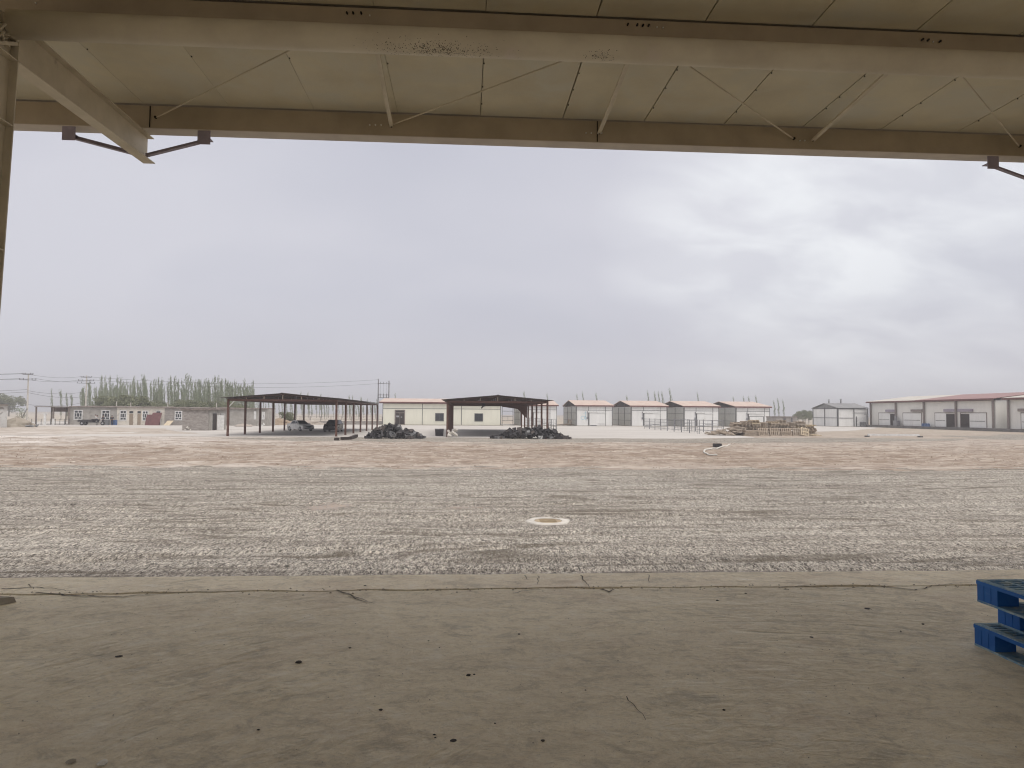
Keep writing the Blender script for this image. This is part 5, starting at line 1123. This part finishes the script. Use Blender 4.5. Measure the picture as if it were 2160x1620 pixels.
pole('power_pole', P2.x, P2.y, 9.7, ((9.3, 1.0, .1), (8.6, 1.5, .1), (8.1, 1.7, .1)), 'power pole with crossarms rising behind the grey house')
Ha, Hb = Vector((V(797.5, 850, 165).x, 165, 0)), Vector((V(820, 850, 165).x, 165, 0))
hpz = thing('transformer_pole', 'twin pole power frame with crossbars behind the cream building', 'power pole', Ha)
for q, h in ((Ha, 10.3), (Hb, 9.9)): m = MB(); m.tube([q, q + Vector((0, 0, h))], .17, 10, True, .12); m.build('pole', pipeg, hpz)
m = MB(); m.bar(Ha + Vector((-.1, -.2, 9.25)), Hb + Vector((.35, -.2, 9.15)), .1); m.bar(Ha + Vector((0, -.2, 6.6)), Hb + Vector((0, -.2, 6.6)), .1); m.bar(Ha + Vector((0, -.2, 5.95)), Hb + Vector((0, -.2, 5.95)), .12); m.build('crossbar', trim, hpz)
m = MB()
for f in (.2, .5, .8): q = Ha.lerp(Hb, f) + Vector((0, -.2, 0)); m.tube([q + Vector((0, 0, 6.0)), q + Vector((0, 0, 6.9))], .08, 6); m.tube([q + Vector((0, 0, 9.2)), q + Vector((0, 0, 9.6))], .05, 6)
m.build('insulator', trim, hpz)
m = MB()
for f in (.2, .5, .8): q = Ha.lerp(Hb, f) + Vector((0, -.2, 0)); m.tube([q + Vector((0, 0, 6.9)), q + Vector((0, 0, 9.2))], .015, 4)
m.build('jumper_wire', trim, hpz)
def wire(a, b, sag, label, r=.022):
    a, b = Vector(a), Vector(b); m = MB(); pts = [a.lerp(b, t / 16) - Vector((0, 0, sag * 4 * (t / 16) * (1 - t / 16))) for t in range(17)]
    m.tube(pts, r, 4); tag(recenter(m.build('power_wire', trim)), label, 'wire', 'overhead power wires at the left')
up = Vector((0, 0, 1))
P0 = Vector((V(-400, 850, 100).x, 100, 0))
lw = 'thin overhead wire coming in from the left edge to the left power pole'
for dz, dx in ((8.7, -.7), (8.7, .7), (7.85, -1.2), (7.85, 1.2), (6.0, 0), (5.6, 0), (3.9, 0), (3.3, 0)):
    wire(P0 + up * dz + Vector((dx, 0, 0)), P1 + up * dz + Vector((dx, 0, 0)), .7, lw)
lw = 'thin overhead wire running between the two left power poles'
for dz, dx, e in ((8.7, -.7, 9.5), (7.85, -1.2, 8.8), (7.85, 1.2, 8.8), (5.8, 0, 6.4), (5.5, 0, 5.4), (3.5, 0, 4.3)):
    wire(P1 + up * dz + Vector((dx, 0, 0)), P2 + up * e + Vector((dx, 0, 0)), .5, lw)
lw = 'thin overhead wire spanning from the left poles to the twin pole frame'
for dx, e, f in ((-.9, 9.5, 10.1), (.9, 8.8, 9.2)): wire(P2 + up * e + Vector((dx, 0, 0)), Ha + up * f, 1.2, lw)
# ================================================================== TREES
def leafquads(m, c, s, r, up_=.0):
    a = Vector((r.gauss(0, 1), r.gauss(0, 1), r.gauss(0, 1) + up_)).normalized(); b = a.cross(Vector((r.gauss(0, 1), r.gauss(0, 1), r.gauss(0, .4)))).normalized()
    m.quad(c - a * s, c + b * s * .5, c + a * s, c - b * s * .5)
def poplar_proto(seed, h, bend, nbr, nl, top=.0):
    r = random.Random(seed); o = thing('poplar_tree', '', 'tree', (0, 0, 0), None, True)
    path = [Vector((-bend * (t / 12) ** 2.4 * h, .02 * math.sin(t), h * .98 * (t / 12))) for t in range(13)]
    m = MB(); m.tube(path, .16, 6, True, .02)
    br = []
    for i in range(nbr):
        t0 = r.uniform(.10, .93); k = t0 * 12; p = path[int(k)].lerp(path[min(12, int(k) + 1)], k % 1); a = r.uniform(0, 6.3); L = h * r.uniform(.14, .26) * (1.12 - .5 * t0); out = r.uniform(.3, .85) * (1.15 - .6 * t0)
        e = p + Vector((math.cos(a) * out - bend * L * (.4 + t0), math.sin(a) * out, L)); md = p.lerp(e, .45) + Vector((math.cos(a), math.sin(a), -.15)) * out * .35; br.append((p, md, e)); m.tube([p, md, e], .03, 4, False, .008)
    m.build('trunk', barkm, o)
    m = MB()
    for p, md, e in br:
        for j in range(nl):
            t = r.uniform(.15, 1.08); q = (p.lerp(md, t * 2) if t < .5 else md.lerp(e, t * 2 - 1)) + Vector((r.gauss(0, .10), r.gauss(0, .10), r.gauss(0, .12))); leafquads(m, q, r.uniform(.09, .19), r, .9)
    for j in range(nl * 3): t = r.uniform(.55, 1.0) * 12; q = path[min(11, int(t))].lerp(path[min(12, int(t) + 1)], t % 1) + Vector((r.gauss(0, .07), r.gauss(0, .07), r.gauss(0, .1))); leafquads(m, q, r.uniform(.08, .16), r, 1.2)
    m.build('crown', leafm, o)
    return o
protos = [poplar_proto(31 + i, 12, (.05, .07, .03, .09, .055)[i], (26, 30, 22, 24, 28)[i], 26) for i in range(5)]
pused = [False] * 5
def put_poplar(px, ytop, Y, label, grp, k=None, rz=None, lean=0):
    k = rnd.randrange(5) if k is None else k
    o = protos[k] if not pused[k] else copy_tree(protos[k]); pused[k] = True
    top = V(px, ytop, Y); s = top.z / 12; w_ = max(.6, s * .82); b = (.05, .07, .03, .09, .055)[k]
    o.location = (top.x + b * 12 * s, Y, 0); o.scale = (w_ * rnd.uniform(.8, 1.15), w_, s); o.rotation_euler = (0, 0, rnd.uniform(-.35, .35) if rz is None else rz); tag(o, label, 'tree', grp); return o
tops = ((106, 822), (127, 823), (139, 830), (150, 832), (173, 822), (187, 803), (198, 818), (211, 794), (218, 797), (229, 795), (247, 793), (253, 800), (261, 803), (268, 802), (281, 797), (289, 806), (301, 792), (306, 797), (317, 808), (326, 804), (333, 800), (341, 798), (357, 795), (367, 797), (374, 801), (383, 800), (391, 792), (396, 795), (401, 798), (408, 804), (414, 804), (421, 802), (429, 803), (437, 800), (444, 806), (451, 795), (456, 796), (465, 800), (473, 801), (478, 803), (488, 808), (495, 802), (504, 812), (514, 803), (520, 812), (527, 815), (533, 822))
for px, yt in tops: put_poplar(px, yt, rnd.uniform(188, 222), 'slender windblown poplar in the tall row behind the mud houses', 'poplars behind the mud houses')
for i in range(120):
    px = rnd.uniform(165, 532); put_poplar(px, rnd.uniform(803, 826) + (8 if px < 215 else 0), rnd.uniform(185, 235), 'slender windblown poplar in the tall row behind the mud houses', 'poplars behind the mud houses')
for i in range(60):
    px = rnd.uniform(195, 532); put_poplar(px, rnd.uniform(814, 836), rnd.uniform(180, 200), 'low dense poplar at the front of the row behind the mud houses', 'poplars behind the mud houses')
for i in range(44):
    px = 538 + i * 6.0 + rnd.uniform(-3, 3); put_poplar(px, rnd.uniform(834, 852) + (4 if px > 700 else 0), rnd.uniform(265, 330), 'pale distant poplar seen beyond the left carport roof', 'distant poplars beyond the left carport')
for px, yt in ((633, 829), (648, 830), (675, 833), (735, 836), (742, 836), (832, 832), (1104, 828), (1152, 832), (1215, 833), (1227, 829), (1256, 831), (1321, 836), (1364, 827), (1379, 829), (1387, 829), (1395, 829), (1411, 822), (1469, 830), (1545, 838), (1567, 838), (1578, 838), (1593, 836), (1631, 847), (1639, 842), (1650, 845)):
    o = put_poplar(px, yt, rnd.uniform(232, 250), 'single bent poplar top showing above the pink roofs' if px > 1200 else 'lone poplar top showing above the roofs near the middle', 'bent poplar tops above the roofs', k=3, rz=rnd.uniform(-.2, .2))
def bushy(seed, R_, h, n, leafmat, name='bushy_tree'):
    r = random.Random(seed); o = thing(name, '', 'tree', (0, 0, 0), None, True); m = MB(); m.tube([(0, 0, 0), (.1, 0, h * .3), (0, .1, h * .55)], .18, 6, True, .08); lobes = []
    for i in range(14):
        a = r.uniform(0, 6.3); rr = R_ * r.uniform(.25, .8); c = Vector((math.cos(a) * rr, math.sin(a) * rr, h * r.uniform(.3, .85))); lobes.append((c, R_ * r.uniform(.28, .48))); m.tube([(0, 0, h * .25), c * .5 + Vector((0, 0, h * .2)), c], .05, 4, False, .02)
    m.build('trunk', barkm, o); m = MB()
    for i in range(n): c, q = r.choice(lobes); d = Vector((r.gauss(0, 1), r.gauss(0, 1), r.gauss(0, 1))).normalized() * q * r.random() ** .35; d.z *= .8; leafquads(m, c + d, r.uniform(.10, .22), r)
    m.build('crown', leafmat, o); return o
bp_ = [bushy(61, 3.4, 6.0, 3600, leafm2), bushy(62, 2.8, 5.0, 2800, leafm2)]; bu = [0, 0]
def put_bush(px, ytop, Y, k, label, grp=None, sx=1.0):
    o = bp_[k] if not bu[k] else copy_tree(bp_[k]); bu[k] = 1; t = V(px, ytop, Y); s = t.z / ((6.0, 5.0)[k] * .97); o.location = (t.x, Y, 0); o.scale = (s * sx, s * sx, s); o.rotation_euler.z = rnd.uniform(0, 6); tag(o, label, 'tree', grp); return o
for px, yt in ((222, 842), (240, 836), (258, 833), (276, 832), (293, 835), (312, 838), (330, 840), (350, 842), (372, 840), (395, 843), (420, 845), (445, 845), (468, 846), (232, 846), (268, 843), (303, 846), (408, 850), (432, 851), (456, 850), (492, 848), (515, 850), (384, 851)):
    put_bush(px, yt, rnd.uniform(158, 176), rnd.randrange(2), 'dark green bushy tree rising right behind the mud house roofs', 'bushy trees behind the mud houses', 1.1)
put_bush(20, 826, 300, 0, 'large round hazy tree far behind the left edge building', None, 1.0)
put_bush(-12, 832, 310, 1, 'hazy round tree cut by the left edge of the picture', None, 1.1)
put_bush(610, 869, 147, 1, 'brown green bush by the mound under the left carport', None, 1.3)
for i, (px, yt) in enumerate(((1694, 862), (1706, 866), (1683, 870))): put_bush(px, yt, 250 + i * 8, i % 2, ('hazy round tree left of the grey shed, tallest of three', 'hazy round tree touching the grey shed outline', 'low hazy round tree right of the brick hut')[i], 'hazy trees left of the grey shed')
# bare shrub and leaning stay by the left pole
r = random.Random(2); sb = thing('bare_shrub', 'thin bare shrub on the mound beside the left power pole', 'shrub', (V(46, 890, 118).x, 118, 0.4)); m = MB(); b0 = Vector((V(46, 890, 118).x, 118, .4))
for i in range(11):
    e = b0 + Vector((r.uniform(-.9, .5), r.uniform(-.4, .4), r.uniform(1.4, 2.6))); m.tube([b0, b0.lerp(e, .5) + Vector((r.uniform(-.2, .2), 0, .1)), e], .03, 4, False, .01)
m.build('stem', barkm, sb); m = MB()
for i in range(260): q = b0 + Vector((r.gauss(-.2, .35), r.gauss(0, .25), r.uniform(.7, 2.5))); leafquads(m, q, r.uniform(.05, .1), r, .8)
m.build('leaves', leafm, sb)
m = MB(); a = V(44, 888, 121); b = V(57, 862, 123.6); a.z = max(a.z, .02); m.tube([a, b], .07, 6); tag(recenter(m.build('stay_pole', trim)), 'dark stay leaning against the left power pole', 'pole')
# ================================================================== HAZE
m = MB(); m.box(-900, -60, -1, 900, 1300, 26); hz_ = m.build('haze', bpy.data.materials.new('dusty air')); tag(hz_, 'dusty haze in the air over the yard', 'haze', kind='stuff')
hm = hz_.data.materials[0]; hm.use_nodes = True; nt = hm.node_tree; nt.nodes.clear(); pv = N(nt, 'ShaderNodeVolumePrincipled'); pv.inputs['Density'].default_value = .0011; pv.inputs['Color'].default_value = (.93, .93, .95, 1); pv.inputs['Anisotropy'].default_value = .0
ou = N(nt, 'ShaderNodeOutputMaterial'); nt.links.new(pv.outputs[0], ou.inputs['Volume'])
hz_.visible_shadow = True

# ================================================================== one mesh per small fitting
def split_islands(o):
    me = o.data; par = list(range(len(me.vertices)))
    def f(a):
        while par[a] != a: par[a] = par[par[a]]; a = par[a]
        return a
    for p in me.polygons:
        v = list(p.vertices)
        for b in v[1:]: par[f(b)] = f(v[0])
    isl = {}
    for p in me.polygons: isl.setdefault(f(p.vertices[0]), []).append(p)
    if len(isl) < 2 or len(isl) > 90: return
    name, mat, parent = o.name.split('.')[0], me.materials[0], o.parent
    parts = []
    for ps in isl.values():
        ix, vs, fs = {}, [], []
        for p in ps:
            q = []
            for v in p.vertices:
                if v not in ix: ix[v] = len(vs); vs.append(tuple(me.vertices[v].co))
                q.append(ix[v])
            fs.append(q)
        parts.append((vs, fs))
    for i, (vs, fs) in enumerate(parts):
        m2 = bpy.data.meshes.new(name); m2.from_pydata(vs, [], fs); m2.update(); m2.materials.append(mat)
        if i == 0: o.data = m2
        else: c = bpy.data.objects.new(name, m2); col.objects.link(c); c.parent = parent
for o in list(col.objects):
    if o.type == 'MESH' and o.parent and o.data.users == 1 and o.name.split('.')[0] in ('stiffener', 'screw', 'nut', 'bolt_hole', 'beam_joint', 'door_leaf', 'hoop', 'insulator', 'strut', 'crossbar', 'notice', 'jumper_wire', 'roof_vent'): split_islands(o)
